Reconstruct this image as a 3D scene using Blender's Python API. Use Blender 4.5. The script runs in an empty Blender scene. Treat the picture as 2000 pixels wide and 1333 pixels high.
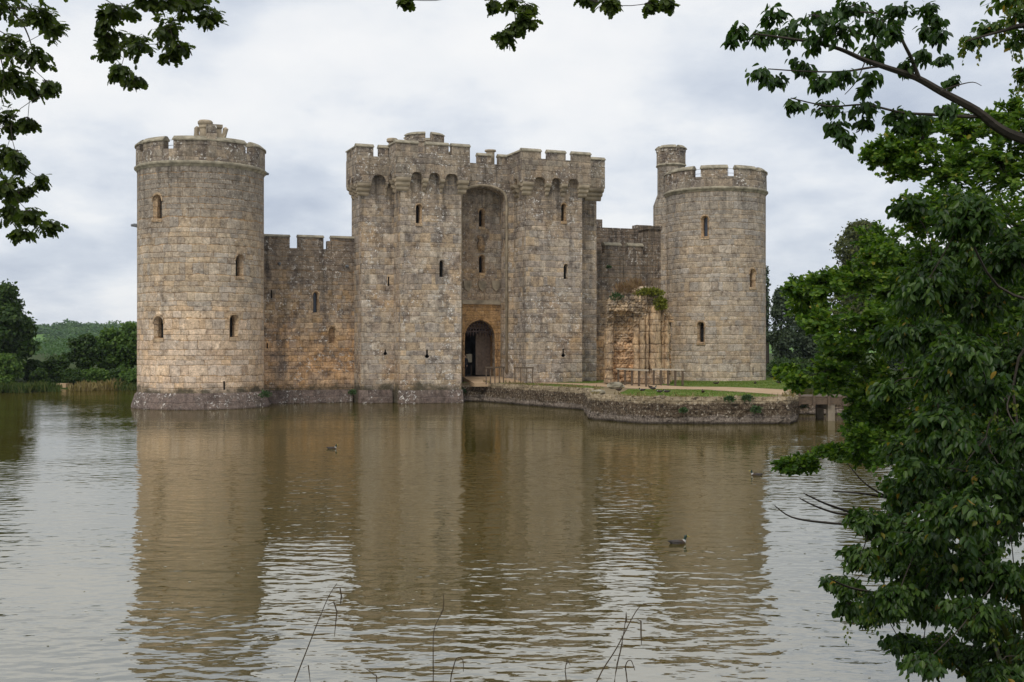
import bpy, bmesh, math, random
import numpy as np
from mathutils import Vector, Matrix
R_ = math.radians
random.seed(7); rng = np.random.default_rng(7)
sc = bpy.context.scene
COL = sc.collection

# ------------------------------------------------------------------ camera
F, CX, HY, EYE = 2300.0, 1000.0, 675.0, 4.4      # focal length and horizon in units of the 2000 px wide photograph
cd = bpy.data.cameras.new('camera'); cam = bpy.data.objects.new('camera', cd); COL.objects.link(cam)
cd.sensor_width = 36.0; cd.lens = 36.0 * F / 2000.0; cd.shift_y = (HY - 666.5) / 2000.0
cd.clip_start = 0.1; cd.clip_end = 6000.0
cam.location = (0, 0, EYE); cam.rotation_euler = (R_(90), 0, 0)
sc.camera = cam

# ------------------------------------------------------------------ world, sun, exposure
sc.view_settings.view_transform = 'Standard'; sc.view_settings.look = 'None'
sc.view_settings.exposure = 0.0; sc.view_settings.gamma = 1.0
sc.cycles.max_bounces = 6; sc.cycles.transparent_max_bounces = 8
SUN_EL, SUN_AZ = R_(50), R_(205)                  # azimuth clockwise from +Y: behind the camera, to its left

class NT:
    """small node builder"""
    def __init__(s, tree):
        s.t = tree; tree.nodes.clear()
    def n(s, typ, inp=None, **props):
        nd = s.t.nodes.new(typ)
        for k, v in props.items(): setattr(nd, k, v)
        for k, v in (inp or {}).items(): s.set(nd.inputs[k], v)
        return nd
    def set(s, sock, v):
        if isinstance(v, bpy.types.NodeSocket): s.t.links.new(v, sock)
        elif isinstance(v, (tuple, list)):
            sock.default_value = tuple(v) + ((1.0,) if len(v) == 3 and len(sock.default_value) == 4 else ())
        else: sock.default_value = v
    def m(s, op, a, b=0.0, c=0.0):
        nd = s.t.nodes.new('ShaderNodeMath'); nd.operation = op
        s.set(nd.inputs[0], a); s.set(nd.inputs[1], b); s.set(nd.inputs[2], c)
        return nd.outputs[0]
    def xyz(s, x, y, z=0.0):
        return s.n('ShaderNodeCombineXYZ', {0: x, 1: y, 2: z}).outputs[0]
    def noise(s, vec, scale=1.0, detail=3.0, rough=0.55, out='Fac'):
        return s.n('ShaderNodeTexNoise', {'Vector': vec, 'Scale': scale, 'Detail': detail, 'Roughness': rough}).outputs[out]
    def mapr(s, v, a, b, c=0.0, d=1.0, smooth=True):
        nd = s.n('ShaderNodeMapRange', {0: v, 1: a, 2: b, 3: c, 4: d})
        if smooth: nd.interpolation_type = 'SMOOTHSTEP'
        return nd.outputs[0]
    def mix(s, f, a, b, mode='MIX'):
        nd = s.t.nodes.new('ShaderNodeMix'); nd.data_type = 'RGBA'; nd.blend_type = mode
        s.set(nd.inputs[0], f); s.set(nd.inputs[6], a); s.set(nd.inputs[7], b)
        return nd.outputs[2]
    def ramp(s, f, stops, interp='LINEAR'):
        nd = s.t.nodes.new('ShaderNodeValToRGB'); cr = nd.color_ramp; cr.interpolation = interp
        while len(cr.elements) < len(stops): cr.elements.new(0.5)
        for e, (p, c) in zip(cr.elements, stops):
            e.position = p; e.color = tuple(c) + (1.0,)
        s.set(nd.inputs[0], f); return nd.outputs[0]

W = bpy.data.worlds.new('World'); sc.world = W; W.use_nodes = True
t = NT(W.node_tree)
sky = t.n('ShaderNodeTexSky', sky_type='NISHITA'); sky.sun_disc = False
sky.sun_elevation = SUN_EL; sky.sun_rotation = SUN_AZ
dirv = t.n('ShaderNodeTexCoord').outputs['Generated']
sp = t.n('ShaderNodeSeparateXYZ', {0: dirv})
zz = t.m('ADD', t.m('MAXIMUM', sp.outputs[2], 0.0), 0.30)
cv = t.xyz(t.m('DIVIDE', sp.outputs[0], zz), t.m('DIVIDE', sp.outputs[1], zz), 0.0)
cvs = t.n('ShaderNodeMapping', {'Vector': cv, 'Location': (3.1, 1.7, 0.0), 'Scale': (1.0, 0.85, 1.0)}).outputs[0]
n1 = t.noise(cvs, 1.7, 8.0, 0.54)
n2 = t.noise(t.n('ShaderNodeMapping', {'Vector': cv, 'Location': (9.0, 4.0, 2.0)}).outputs[0], 4.6, 7.0, 0.58)
cl = t.m('ADD', t.m('MULTIPLY', n1, 0.74), t.m('MULTIPLY', n2, 0.26))
cloud = t.ramp(cl, [(0.36, (5.2, 5.8, 6.9)), (0.44, (6.5, 7.05, 7.95)), (0.505, (7.9, 8.3, 8.9)), (0.56, (9.0, 9.2, 9.45)), (0.65, (9.7, 9.75, 9.8))])
skc = t.mix(0.94, sky.outputs[0], cloud)
bg = t.n('ShaderNodeBackground', {'Color': skc, 'Strength': 0.1})
t.t.links.new(bg.outputs[0], t.n('ShaderNodeOutputWorld').inputs[0])

sd = bpy.data.lights.new('sun', 'SUN'); sun = bpy.data.objects.new('sun', sd); COL.objects.link(sun)
sd.energy = 1.8; sd.angle = R_(22); sd.color = (1.0, 0.96, 0.9)
sdir = Vector((math.sin(SUN_AZ) * math.cos(SUN_EL), math.cos(SUN_AZ) * math.cos(SUN_EL), math.sin(SUN_EL)))
sun.rotation_euler = sdir.to_track_quat('Z', 'Y').to_euler(); sun.location = (-30, -40, 80)

# ------------------------------------------------------------------ coordinates
def P(px, py, d):                      # the point at depth d seen at a photograph position
    return Vector(((px - CX) / F * d, d, EYE + (HY - py) / F * d))
def ground_d(py, z):                   # depth at which a level z is seen at row py
    return (EYE - z) * F / (py - HY)
OX, OY = -22.4, 84.9; ANG = math.atan2(16.1, 39.9)
CA, SA = math.cos(ANG), math.sin(ANG)
def wl(x, y):                          # castle plan -> world
    return OX + x * CA - y * SA, OY + x * SA + y * CA
def U(px, y):                          # castle plan x on the plane y=const seen in column px
    k = (px - CX) / F
    return (k * (OY + y * CA) - OX + y * SA) / (CA - k * SA)
def Z(py, x, y):
    return EYE + (HY - py) / F * wl(x, y)[1]
CAML = ((0 - OX) * CA + (0 - OY) * SA, -(0 - OX) * SA + (0 - OY) * CA)   # the camera in castle plan
def hit(px, cx, cy, R):                # angle on a round tower seen in column px
    k = (px - CX) / F
    dx, dy = k * CA + SA, -k * SA + CA
    l = math.hypot(dx, dy); dx /= l; dy /= l
    ox, oy = CAML[0] - cx, CAML[1] - cy
    b = ox * dx + oy * dy; c = ox * ox + oy * oy - R * R
    D = b * b - c
    s = -b - math.sqrt(max(D, 0.0))
    a = math.atan2(oy + s * dy, ox + s * dx); ref = math.atan2(oy, ox)
    return ref + (a - ref + math.pi) % (2 * math.pi) - math.pi

# ------------------------------------------------------------------ mesh helpers
def tag(o, label=None, cat=None, group=None, kind=None):
    if label: o['label'] = label
    if cat: o['category'] = cat
    if group: o['group'] = group
    if kind: o['kind'] = kind
    return o
def empty(name, loc=(0, 0, 0), rz=0.0, parent=None):
    o = bpy.data.objects.new(name, None); COL.objects.link(o)
    o.location = loc; o.rotation_euler = (0, 0, rz); o.empty_display_size = 0.3
    if parent: o.parent = parent
    return o
def link(name, me, mats, parent=None):
    o = bpy.data.objects.new(name, me); COL.objects.link(o)
    for m in (mats if isinstance(mats, (list, tuple)) else [mats]): me.materials.append(m)
    if parent: o.parent = parent
    return o
class MB:
    def __init__(s): s.v = []; s.f = []; s.mi = []
    def add(s, vs, fs, mi=0):
        o = len(s.v); s.v += [tuple(v) for v in vs]; s.f += [tuple(o + i for i in f) for f in fs]; s.mi += [mi] * len(fs); return s
    def box(s, x0, x1, y0, y1, z0, z1, mi=0):
        return s.add([(x0, y0, z0), (x1, y0, z0), (x1, y1, z0), (x0, y1, z0), (x0, y0, z1), (x1, y0, z1), (x1, y1, z1), (x0, y1, z1)],
                     [(0, 3, 2, 1), (4, 5, 6, 7), (0, 1, 5, 4), (1, 2, 6, 5), (2, 3, 7, 6), (3, 0, 4, 7)], mi)
    def bar(s, p0, p1, w, h=None, mi=0):
        p0, p1 = Vector(p0), Vector(p1); d = (p1 - p0).normalized(); h = h or w
        a = d.cross(Vector((0, 0, 1))); a = a.normalized() if a.length > .01 else Vector((1, 0, 0)); b = a.cross(d)
        vs = [p + a * sx * w / 2 + b * sy * h / 2 for p in (p0, p1) for sx, sy in ((-1, -1), (1, -1), (1, 1), (-1, 1))]
        return s.add(vs, [(3, 2, 1, 0), (4, 5, 6, 7), (0, 1, 5, 4), (1, 2, 6, 5), (2, 3, 7, 6), (3, 0, 4, 7)], mi)
    def prism(s, pts, d, mi=0):        # a closed 3-D outline pushed along d
        n = len(pts); d = Vector(d); a = [Vector(p) for p in pts]
        return s.add(a + [p + d for p in a], [tuple(range(n)), tuple(range(2 * n - 1, n - 1, -1))] + [(i, i + n, (i + 1) % n + n, (i + 1) % n) for i in range(n)], mi)
    def arc(s, cx, cy, prof, a0, a1, seg, mi=0, closed=False):   # profile (r,z) swept round an axis
        n = len(prof); vs = []; fs = []
        for k in range(seg + (0 if closed else 1)):
            a = a0 + (a1 - a0) * k / seg
            vs += [(cx + r * math.cos(a), cy + r * math.sin(a), z) for r, z in prof]
        m = seg + (0 if closed else 1)
        for k in range(seg):
            q = (k + 1) % m
            fs += [(k * n + i, q * n + i, q * n + (i + 1) % n, k * n + (i + 1) % n) for i in range(n)]
        if not closed: fs += [tuple(range(n)), tuple(range((m - 1) * n + n - 1, (m - 1) * n - 1, -1))]
        return s.add(vs, fs, mi)
    def lathe(s, cx, cy, prof, seg, mi=0):                        # open profile, closed by its ends
        n = len(prof); vs = []; fs = []
        for k in range(seg):
            a = 2 * math.pi * k / seg
            vs += [(cx + r * math.cos(a), cy + r * math.sin(a), z) for r, z in prof]
        for k in range(seg):
            q = (k + 1) % seg
            fs += [(k * n + i, q * n + i, q * n + i + 1, k * n + i + 1) for i in range(n - 1)]
        fs += [tuple(k * n for k in range(seg - 1, -1, -1)), tuple(k * n + n - 1 for k in range(seg))]
        return s.add(vs, fs, mi)
    def tube(s, pts, rad, seg=6, mi=0):
        pts = [Vector(p) for p in pts]; n = len(pts); vs = []; fs = []
        for i, p in enumerate(pts):
            d = (pts[min(i + 1, n - 1)] - pts[max(i - 1, 0)]).normalized()
            a = d.cross(Vector((0.13, 0.31, 0.94))).normalized(); b = d.cross(a)
            r = rad[i] if isinstance(rad, (list, tuple)) else rad
            vs += [p + (a * math.cos(2 * math.pi * k / seg) + b * math.sin(2 * math.pi * k / seg)) * r for k in range(seg)]
        for i in range(n - 1):
            fs += [(i * seg + k, i * seg + (k + 1) % seg, (i + 1) * seg + (k + 1) % seg, (i + 1) * seg + k) for k in range(seg)]
        fs += [tuple(range(seg - 1, -1, -1)), tuple((n - 1) * seg + k for k in range(seg))]
        return s.add(vs, fs, mi)
    def mesh(s, name, fix=True):
        me = bpy.data.meshes.new(name); me.from_pydata(s.v, [], s.f); me.polygons.foreach_set('material_index', s.mi)
        if fix:
            bm = bmesh.new(); bm.from_mesh(me); bmesh.ops.recalc_face_normals(bm, faces=bm.faces); bm.to_mesh(me); bm.free()
        me.update(); return me
    def build(s, name, mats, parent=None, uv=None, smooth=False, fix=True):
        me = s.mesh(name, fix)
        if uv: uv_map(me, uv)
        if smooth: me.shade_smooth()
        return link(name, me, mats, parent)
uv_count = [0]
def uv_map(me, mode):
    """metres along the wall and up; 'box' or ('cyl', cx, cy, R)"""
    uv_count[0] += 1; ou = (uv_count[0] * 7.37) % 53.0
    lay = me.uv_layers.new(name='UVMap') if not me.uv_layers else me.uv_layers[0]
    V = [v.co for v in me.vertices]
    for p in me.polygons:
        n = p.normal; c = p.center
        flat = abs(n.z) > 0.8
        if not flat and mode != 'box':
            _, cx, cy, R = mode; ac = math.atan2(c.y - cy, c.x - cx)
        for li in p.loop_indices:
            q = V[me.loops[li].vertex_index]
            if flat: uv = (q.x + ou, q.y)
            elif mode == 'box':
                l = math.hypot(n.x, n.y) or 1.0
                uv = ((-n.y * q.x + n.x * q.y) / l + ou, q.z)
            else:
                a = math.atan2(q.y - cy, q.x - cx)
                a = ac + (a - ac + math.pi) % (2 * math.pi) - math.pi
                uv = (a * R + ou, q.z)
            lay.data[li].uv = uv
def cut(o, cutters):
    """subtract closed meshes from an object, then drop them"""
    cm = MB()
    for c in cutters: cm.add(c.v, c.f)
    co = bpy.data.objects.new('cutter', cm.mesh('cutter')); COL.objects.link(co); co.parent = o.parent
    md = o.modifiers.new('cut', 'BOOLEAN'); md.operation = 'DIFFERENCE'; md.solver = 'EXACT'; md.object = co
    bpy.context.view_layer.update()
    me = bpy.data.meshes.new_from_object(o.evaluated_get(bpy.context.evaluated_depsgraph_get()))
    o.modifiers.clear(); o.data = me
    bpy.data.objects.remove(co)
    return o

# ------------------------------------------------------------------ materials
def material(name, disp=False):
    m = bpy.data.materials.new(name); m.use_nodes = True
    return m, NT(m.node_tree)
def finish(m, t, col, rough=0.85, bump=None, bdist=0.03, spec=0.25):
    b = t.n('ShaderNodeBsdfPrincipled', {'Base Color': col, 'Roughness': rough})
    b.inputs['Specular IOR Level'].default_value = spec
    if bump is not None:
        bn = t.n('ShaderNodeBump', {'Height': bump, 'Strength': 1.0, 'Distance': bdist})
        t.t.links.new(bn.outputs[0], b.inputs['Normal'])
    t.t.links.new(b.outputs[0], t.n('ShaderNodeOutputMaterial').inputs[0])
    return m
def plain(name, col, rough=0.7, var=0.25, scale=6.0, spec=0.25):
    m, t = material(name)
    co = t.n('ShaderNodeTexCoord').outputs['Object']
    n = t.noise(co, scale, 4.0)
    c = t.mix(1.0, col, t.ramp(n, [(0.25, (1 - var,) * 3), (0.75, (1 + var,) * 3)]), 'MULTIPLY')
    return finish(m, t, c, rough, n, 0.01, spec)
def masonry(name, bw, bh, cols, joint, lich=0.3, soot=0.35, tint=1.0, zmix=None, wob=0.10, jw=0.03, bd=0.03, mossz=None, orange=0.25, drip=None, zones=None, blend=0.5):
    cols = [(c[0] * 1.06, c[1] * 1.035, c[2] * 1.05) for c in cols]
    m, t = material(name)
    uvn = t.n('ShaderNodeUVMap', uv_map='UVMap').outputs[0]
    s = t.n('ShaderNodeSeparateXYZ', {0: uvn}); u, v = s.outputs[0], s.outputs[1]
    ob = t.n('ShaderNodeTexCoord').outputs['Object']
    oz = t.n('ShaderNodeSeparateXYZ', {0: ob}).outputs[2]
    wn = t.noise(t.xyz(u, v), 0.9, 3.0, 0.6)
    wf = t.noise(t.xyz(u, v), 5.0, 3.0, 0.6)
    w = t.m('ADD', t.m('MULTIPLY', t.m('SUBTRACT', wn, 0.5), wob * 4.5), t.m('MULTIPLY', t.m('SUBTRACT', wf, 0.5), wob * 1.7))
    vb = t.m('DIVIDE', v, bh)
    v1 = t.m('ADD', vb, t.m('ADD', t.m('MULTIPLY', t.m('SINE', t.m('MULTIPLY', vb, 1.7)), 0.26), t.m('MULTIPLY', t.m('SINE', t.m('MULTIPLY', vb, 0.77)), 0.2)))
    v1 = t.m('ADD', v1, w)
    row = t.m('FLOOR', v1); fr = t.m('SUBTRACT', v1, row)
    r1 = t.n('ShaderNodeTexWhiteNoise', {'W': row}, noise_dimensions='1D').outputs[0]
    u1 = t.m('ADD', t.m('DIVIDE', u, t.m('MULTIPLY_ADD', r1, bw * 0.7, bw * 0.68)), t.m('MULTIPLY', r1, 37.0))
    u1 = t.m('ADD', u1, t.m('MULTIPLY', t.m('SINE', t.m('ADD', t.m('MULTIPLY', u1, 2.3), t.m('MULTIPLY', row, 1.9))), 0.27))
    u1 = t.m('ADD', u1, t.m('MULTIPLY', w, 0.5))
    cl = t.m('FLOOR', u1); fu = t.m('SUBTRACT', u1, cl)
    wh = t.n('ShaderNodeTexWhiteNoise', {'Vector': t.xyz(cl, row, 0.5)}, noise_dimensions='3D')
    rv = t.n('ShaderNodeSeparateColor', {0: wh.outputs['Color']})
    du = t.m('MULTIPLY', t.m('MINIMUM', fu, t.m('SUBTRACT', 1.0, fu)), bw * 2.2)
    dv = t.m('MULTIPLY', t.m('MINIMUM', fr, t.m('SUBTRACT', 1.0, fr)), bh)
    d = t.m('SMOOTH_MIN', du, dv, 0.05)
    d = t.m('ADD', d, t.m('MULTIPLY', t.m('SUBTRACT', wf, 0.5), 0.06))
    jm = t.mapr(d, 0.0, jw, 0.0, 1.0)
    nst = len(cols)
    base = t.ramp(rv.outputs[0], [(i / nst, c) for i, c in enumerate(cols)], 'CONSTANT')
    mean = tuple(sum(c[k] for c in cols) / nst for k in range(3))
    base = t.mix(blend, base, mean)
    val = t.m('MULTIPLY_ADD', rv.outputs[1], 0.30, 0.84)
    base = t.mix(1.0, base, t.n('ShaderNodeCombineColor', {0: val, 1: val, 2: val}).outputs[0], 'MULTIPLY')
    # weathering in big soft patches
    big = t.noise(ob, 0.22, 5.0, 0.62)
    mid = t.noise(ob, 0.9, 5.0, 0.65)
    fine = t.noise(ob, 9.0, 4.0, 0.7)
    base = t.mix(t.m('MULTIPLY', t.mapr(big, 0.50, 0.64), orange), base, (0.44 * tint, 0.25 * tint, 0.095 * tint))
    if zones:                                  # successive building lifts in stone of different tone
        zz = t.m('ADD', oz, t.m('ADD', t.m('MULTIPLY', t.m('SUBTRACT', big, 0.5), 9.0), t.m('MULTIPLY', t.m('SUBTRACT', rv.outputs[2], 0.5), 1.5)))
        base = t.mix(1.0, base, t.ramp(t.m('DIVIDE', zz, 20.0), zones), 'MULTIPLY')
    if zmix:                                   # grey lichen crust spreads down from the top of the wall
        z0, z1, gc, ga = zmix
        zf = t.mapr(t.m('ADD', oz, t.m('MULTIPLY', t.m('SUBTRACT', big, 0.5), 14.0)), z0, z1, 0.0, ga)
        base = t.mix(zf, base, t.mix(rv.outputs[2], tuple(c * 0.8 for c in gc), tuple(c * 1.2 for c in gc)))
    jc = t.mix(t.mapr(mid, 0.46, 0.62), tuple(min(1, c * 1.15) for c in joint), tuple(c * 0.40 for c in joint))
    base = t.mix(jm, jc, base)
    st = t.noise(t.n('ShaderNodeMapping', {'Vector': ob, 'Scale': (1.1, 1.1, 0.13)}).outputs[0], 1.0, 5.0, 0.65)
    base = t.mix(t.m('MULTIPLY', t.mapr(st, 0.50, 0.70), soot), base, (0.07, 0.058, 0.045))
    base = t.mix(t.m('MULTIPLY', t.mapr(mid, 0.49, 0.63), t.m('MULTIPLY', soot, 1.25)), base, (0.125, 0.10, 0.085))
    if drip:                                   # black rain streaks running down from the parapet
        ds = t.noise(t.n('ShaderNodeMapping', {'Vector': ob, 'Scale': (1.9, 1.9, 0.09), 'Location': (3, 5, 0)}).outputs[0], 1.0, 5.0, 0.7)
        base = t.mix(t.m('MULTIPLY', t.mapr(ds, 0.48, 0.62), t.mapr(t.m('ADD', oz, t.m('MULTIPLY', t.m('SUBTRACT', mid, 0.5), 5.0)), drip[0], drip[1], 0.0, drip[2])), base, (0.055, 0.047, 0.04))
    lm = t.m('MULTIPLY', t.mapr(t.noise(ob, 5.0, 4.0, 0.78), 0.56, 0.63), t.mapr(t.noise(ob, 0.45, 3.0), 0.42, 0.58))
    base = t.mix(t.m('MULTIPLY', lm, lich), base, (0.74, 0.71, 0.65))
    mot = t.noise(ob, 2.3, 6.0, 0.72)
    base = t.mix(1.0, base, t.ramp(mot, [(0.3, (0.48, 0.455, 0.44)), (0.5, (1.0, 1.0, 1.0)), (0.7, (1.36, 1.32, 1.26))]), 'MULTIPLY')
    base = t.mix(1.0, base, t.ramp(fine, [(0.3, (0.62,) * 3), (0.72, (1.32,) * 3)]), 'MULTIPLY')
    if mossz is not None:
        mz = t.mapr(t.m('ADD', oz, t.m('MULTIPLY', t.m('SUBTRACT', mid, 0.5), 2.4)), mossz + 0.35, mossz - 0.35, 0.0, 0.93)
        base = t.mix(mz, base, t.ramp(fine, [(0.32, (0.035, 0.03, 0.02)), (0.5, (0.075, 0.062, 0.045)), (0.58, (0.05, 0.05, 0.02)), (0.68, (0.20, 0.17, 0.14)), (0.8, (0.42, 0.36, 0.32))]))
    h = t.m('ADD', t.m('MULTIPLY', t.mapr(d, 0.0, 0.07), 0.75), t.m('ADD', t.m('MULTIPLY', fine, 0.25), t.m('MULTIPLY', rv.outputs[2], 0.22)))
    return finish(m, t, base, 0.92, h, bd, 0.12)
TAN = [(0.50, 0.40, 0.275), (0.47, 0.405, 0.315), (0.52, 0.415, 0.275), (0.42, 0.385, 0.325), (0.51, 0.375, 0.22), (0.56, 0.47, 0.345), (0.46, 0.37, 0.27), (0.41, 0.375, 0.315)]
GRY = [(0.40, 0.335, 0.25), (0.36, 0.325, 0.27), (0.45, 0.34, 0.21), (0.29, 0.26, 0.22), (0.42, 0.345, 0.245), (0.46, 0.40, 0.31), (0.32, 0.275, 0.225), (0.36, 0.295, 0.225)]
mat_ltower = masonry('tan_ashlar', 0.80, 0.47, TAN, (0.33, 0.205, 0.10), 0.35, 0.17, 1.0, (10.5, 17.5, (0.27, 0.235, 0.19), 0.85), mossz=1.35, orange=0.22, drip=(13.0, 17.0, 0.5), zones=[(0.0, (1.10, 1.03, 1.0)), (0.27, (1.15, 1.08, 1.03)), (0.40, (0.88, 0.89, 0.90)), (0.58, (0.88, 0.88, 0.88)), (0.70, (0.72, 0.72, 0.73))])
mat_rtower = masonry('pale_ashlar', 0.84, 0.45, [(c[0] * .9, c[1] * .92, c[2] * .96) for c in TAN], (0.35, 0.25, 0.15), 0.4, 0.22, 1.0, (12.0, 18.0, (0.28, 0.25, 0.205), 0.75), mossz=0.6, orange=0.2, drip=(13.0, 17.5, 0.45), zones=[(0.0, (1.02, 1.0, 0.98)), (0.3, (1.0, 0.99, 0.98)), (0.5, (0.90, 0.91, 0.92)), (0.7, (0.92, 0.93, 0.95))])
mat_gate = masonry('weathered_ashlar', 0.70, 0.46, GRY, (0.37, 0.28, 0.18), 0.9, 0.42, 0.9, (13.0, 18.5, (0.25, 0.215, 0.175), 0.65), mossz=1.3, orange=0.36, drip=(10.0, 17.5, 0.6), blend=0.3)
mat_curt = masonry('curtain_rubble', 0.46, 0.36, [(0.46, 0.345, 0.215), (0.38, 0.28, 0.17), (0.45, 0.29, 0.13), (0.33, 0.285, 0.22), (0.50, 0.38, 0.24), (0.30, 0.25, 0.2)], (0.22, 0.14, 0.075), 0.7, 0.55, 0.95, (6.5, 11.0, (0.205, 0.17, 0.135), 0.8), wob=0.14, mossz=1.2, orange=0.5, drip=(5.0, 11.0, 0.6), zones=[(0.0, (1.22, 1.10, 1.02)), (0.2, (1.2, 1.08, 1.0)), (0.33, (0.85, 0.86, 0.88)), (0.5, (0.8, 0.8, 0.82))])
mat_para = masonry('lichened_parapet', 0.72, 0.5, [(0.29, 0.25, 0.19), (0.25, 0.22, 0.17), (0.34, 0.275, 0.195), (0.21, 0.18, 0.145), (0.31, 0.26, 0.19)], (0.25, 0.19, 0.13), 0.95, 0.6, 0.85, orange=0.22, blend=0.25)
mat_cope = plain('coping_stone', (0.29, 0.255, 0.185), 0.9, 0.55, 2.6)
mat_dress = masonry('dressed_stone', 0.8, 0.5, [(0.44, 0.33, 0.21), (0.40, 0.28, 0.16), (0.46, 0.35, 0.22)], (0.25, 0.16, 0.09), 0.2, 0.3, orange=0.35)
mat_orange = masonry('ochre_stone', 0.55, 0.4, [(0.45, 0.28, 0.13), (0.42, 0.25, 0.11), (0.48, 0.31, 0.16)], (0.30, 0.18, 0.09), 0.15, 0.25, orange=0.5)
mat_corbel = plain('corbel_stone', (0.33, 0.27, 0.19), 0.9, 0.5, 1.3)
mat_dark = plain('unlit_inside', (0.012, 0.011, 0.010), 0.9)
mat_glass = plain('leaded_glass', (0.03, 0.04, 0.06), 0.25, spec=0.5)
mat_plinth = masonry('wet_plinth', 0.9, 0.7, [(0.15, 0.115, 0.095), (0.17, 0.135, 0.11), (0.13, 0.10, 0.085)], (0.08, 0.06, 0.05), 0.9, 0.5, 0.5, orange=0.05, jw=0.02)
m, t = material('mossy_retaining_stone')
ob = t.n('ShaderNodeTexCoord').outputs['Object']; oz = t.n('ShaderNodeSeparateXYZ', {0: ob}).outputs[2]
a = t.noise(ob, 6.5, 8.0, 0.82); b = t.noise(ob, 0.7, 5.0, 0.65); c = t.noise(t.n('ShaderNodeMapping', {'Vector': ob, 'Scale': (2.2, 2.2, 5.0)}).outputs[0], 1.0, 5.0, 0.7)
dk = t.ramp(a, [(0.36, (0.012, 0.010, 0.007)), (0.45, (0.055, 0.040, 0.026)), (0.51, (0.14, 0.10, 0.07)), (0.55, (0.07, 0.058, 0.03)), (0.585, (0.30, 0.25, 0.19)), (0.65, (0.66, 0.60, 0.52))])
lo = t.ramp(a, [(0.38, (0.075, 0.060, 0.05)), (0.5, (0.19, 0.155, 0.125)), (0.62, (0.34, 0.29, 0.24))])
tp = t.ramp(a, [(0.38, (0.14, 0.105, 0.06)), (0.5, (0.36, 0.285, 0.185)), (0.62, (0.50, 0.42, 0.30))])
zz_ = t.m('ADD', oz, t.m('MULTIPLY', t.m('SUBTRACT', b, 0.5), 1.3))
col = t.mix(t.mapr(zz_, 0.34, 0.52), lo, dk)
col = t.mix(t.mapr(t.m('ADD', oz, t.m('MULTIPLY', t.m('SUBTRACT', b, 0.5), 0.5)), 1.10, 1.25), col, tp)
col = t.mix(t.m('MULTIPLY', t.mapr(c, 0.56, 0.62), 0.75), col, (0.02, 0.016, 0.012))
col = t.mix(t.mapr(oz, 0.16, 0.04, 0.0, 0.8), col, (0.02, 0.016, 0.012))
uvw = t.n('ShaderNodeUVMap', uv_map='UVMap').outputs[0]
bk = t.n('ShaderNodeTexBrick', {'Vector': t.mix(0.12, uvw, t.noise(ob, 1.3, 3.0, 0.6, 'Color'), 'ADD'), 'Scale': 1.0, 'Mortar Size': 0.022, 'Brick Width': 0.85, 'Row Height': 0.44, 'Color1': (1.15, 1.12, 1.08), 'Color2': (0.72, 0.7, 0.68), 'Mortar': (0.25, 0.23, 0.21)})
col = t.mix(0.5, col, bk.outputs[0], 'MULTIPLY')
mat_wallmoss = finish(m, t, col, 0.95, t.m('SUBTRACT', t.m('ADD', a, c), bk.outputs[1]), 0.09, 0.1)
mat_wood = plain('grey_oak_rail', (0.105, 0.075, 0.05), 0.8, 0.3, 9.0)
mat_rail = plain('pale_top_rail', (0.42, 0.37, 0.29), 0.8, 0.3, 9.0)  # top rails in a much paler tone than the posts
mat_door = plain('old_oak_door', (0.26, 0.185, 0.135), 0.7, 0.3, 5.0)
mat_iron = plain('dark_iron', (0.085, 0.055, 0.045), 0.6)
mat_wire = plain('guard_rail_steel', (0.25, 0.26, 0.28), 0.5)
mat_lead = plain('lead_spout', (0.16, 0.17, 0.18), 0.6)

# ------------------------------------------------------------------ setting: terrain, water, banks, hills
def sstep(a, b, x):
    q = np.clip((x - a) / (b - a), 0, 1); return q * q * (3 - 2 * q)
def shore(x, y):                        # metres outside the moat's edge
    cx, cy, hx, hy, r = -8.0, 66.0, 43.5, 54.0, 9.0
    wig = 0.7 * np.sin(x * 0.31 + 1.0) + 0.6 * np.sin(y * 0.23) + 0.35 * np.sin(x * 0.9 + y * 0.7)
    qx, qy = np.abs(x - cx) - hx + r, np.abs(y - cy) - hy + r
    s = np.minimum(np.maximum(qx, qy), 0) + np.hypot(np.maximum(qx, 0), np.maximum(qy, 0)) - r
    s2 = 6.5 - np.hypot(x - 14.0, y - 14.0)      # a bulge of bank under the trees on the right
    return np.maximum(s, s2) + wig * 0.6
def ter(x, y):
    s = shore(x, y); top = 2.8 - 2.1 * sstep(25, 85, y) + 0.9 * sstep(6, 40, s) * sstep(60, 110, y)
    z = np.where(s < 0, np.maximum(s * 0.5, -1.6), top * sstep(-0.5, 9.0, s) + 0.05)
    return z + np.where(s > 0, 0.12 * np.sin(x * 0.6) * np.sin(y * 0.5), 0)
def grid(name, xs, ys, fz, mat, **kw):
    X, Y = np.meshgrid(xs, ys); Zz = fz(X, Y); nx, ny = len(xs), len(ys)
    me = bpy.data.meshes.new(name)
    i = (np.arange(ny - 1)[:, None] * nx + np.arange(nx - 1)[None, :]).ravel()
    me.from_pydata(np.stack([X, Y, Zz], -1).reshape(-1, 3).tolist(), [], np.stack([i, i + 1, i + nx + 1, i + nx], 1).tolist())
    me.shade_smooth(); return link(name, me, mat)
def ground_mat(name, a, b, c, sc1=0.4, sc2=6.0):
    m, t = material(name); ob = t.n('ShaderNodeTexCoord').outputs['Object']
    n = t.noise(ob, sc1, 5.0, 0.6); f = t.noise(ob, sc2, 5.0, 0.7)
    col = t.mix(t.mapr(n, 0.42, 0.6), a, b); col = t.mix(t.mapr(f, 0.5, 0.72), col, c)
    return finish(m, t, col, 0.95, f, 0.08, 0.1)
mat_bank = ground_mat('bank_earth_and_grass', (0.045, 0.07, 0.018), (0.05, 0.06, 0.02), (0.03, 0.04, 0.012))
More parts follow.
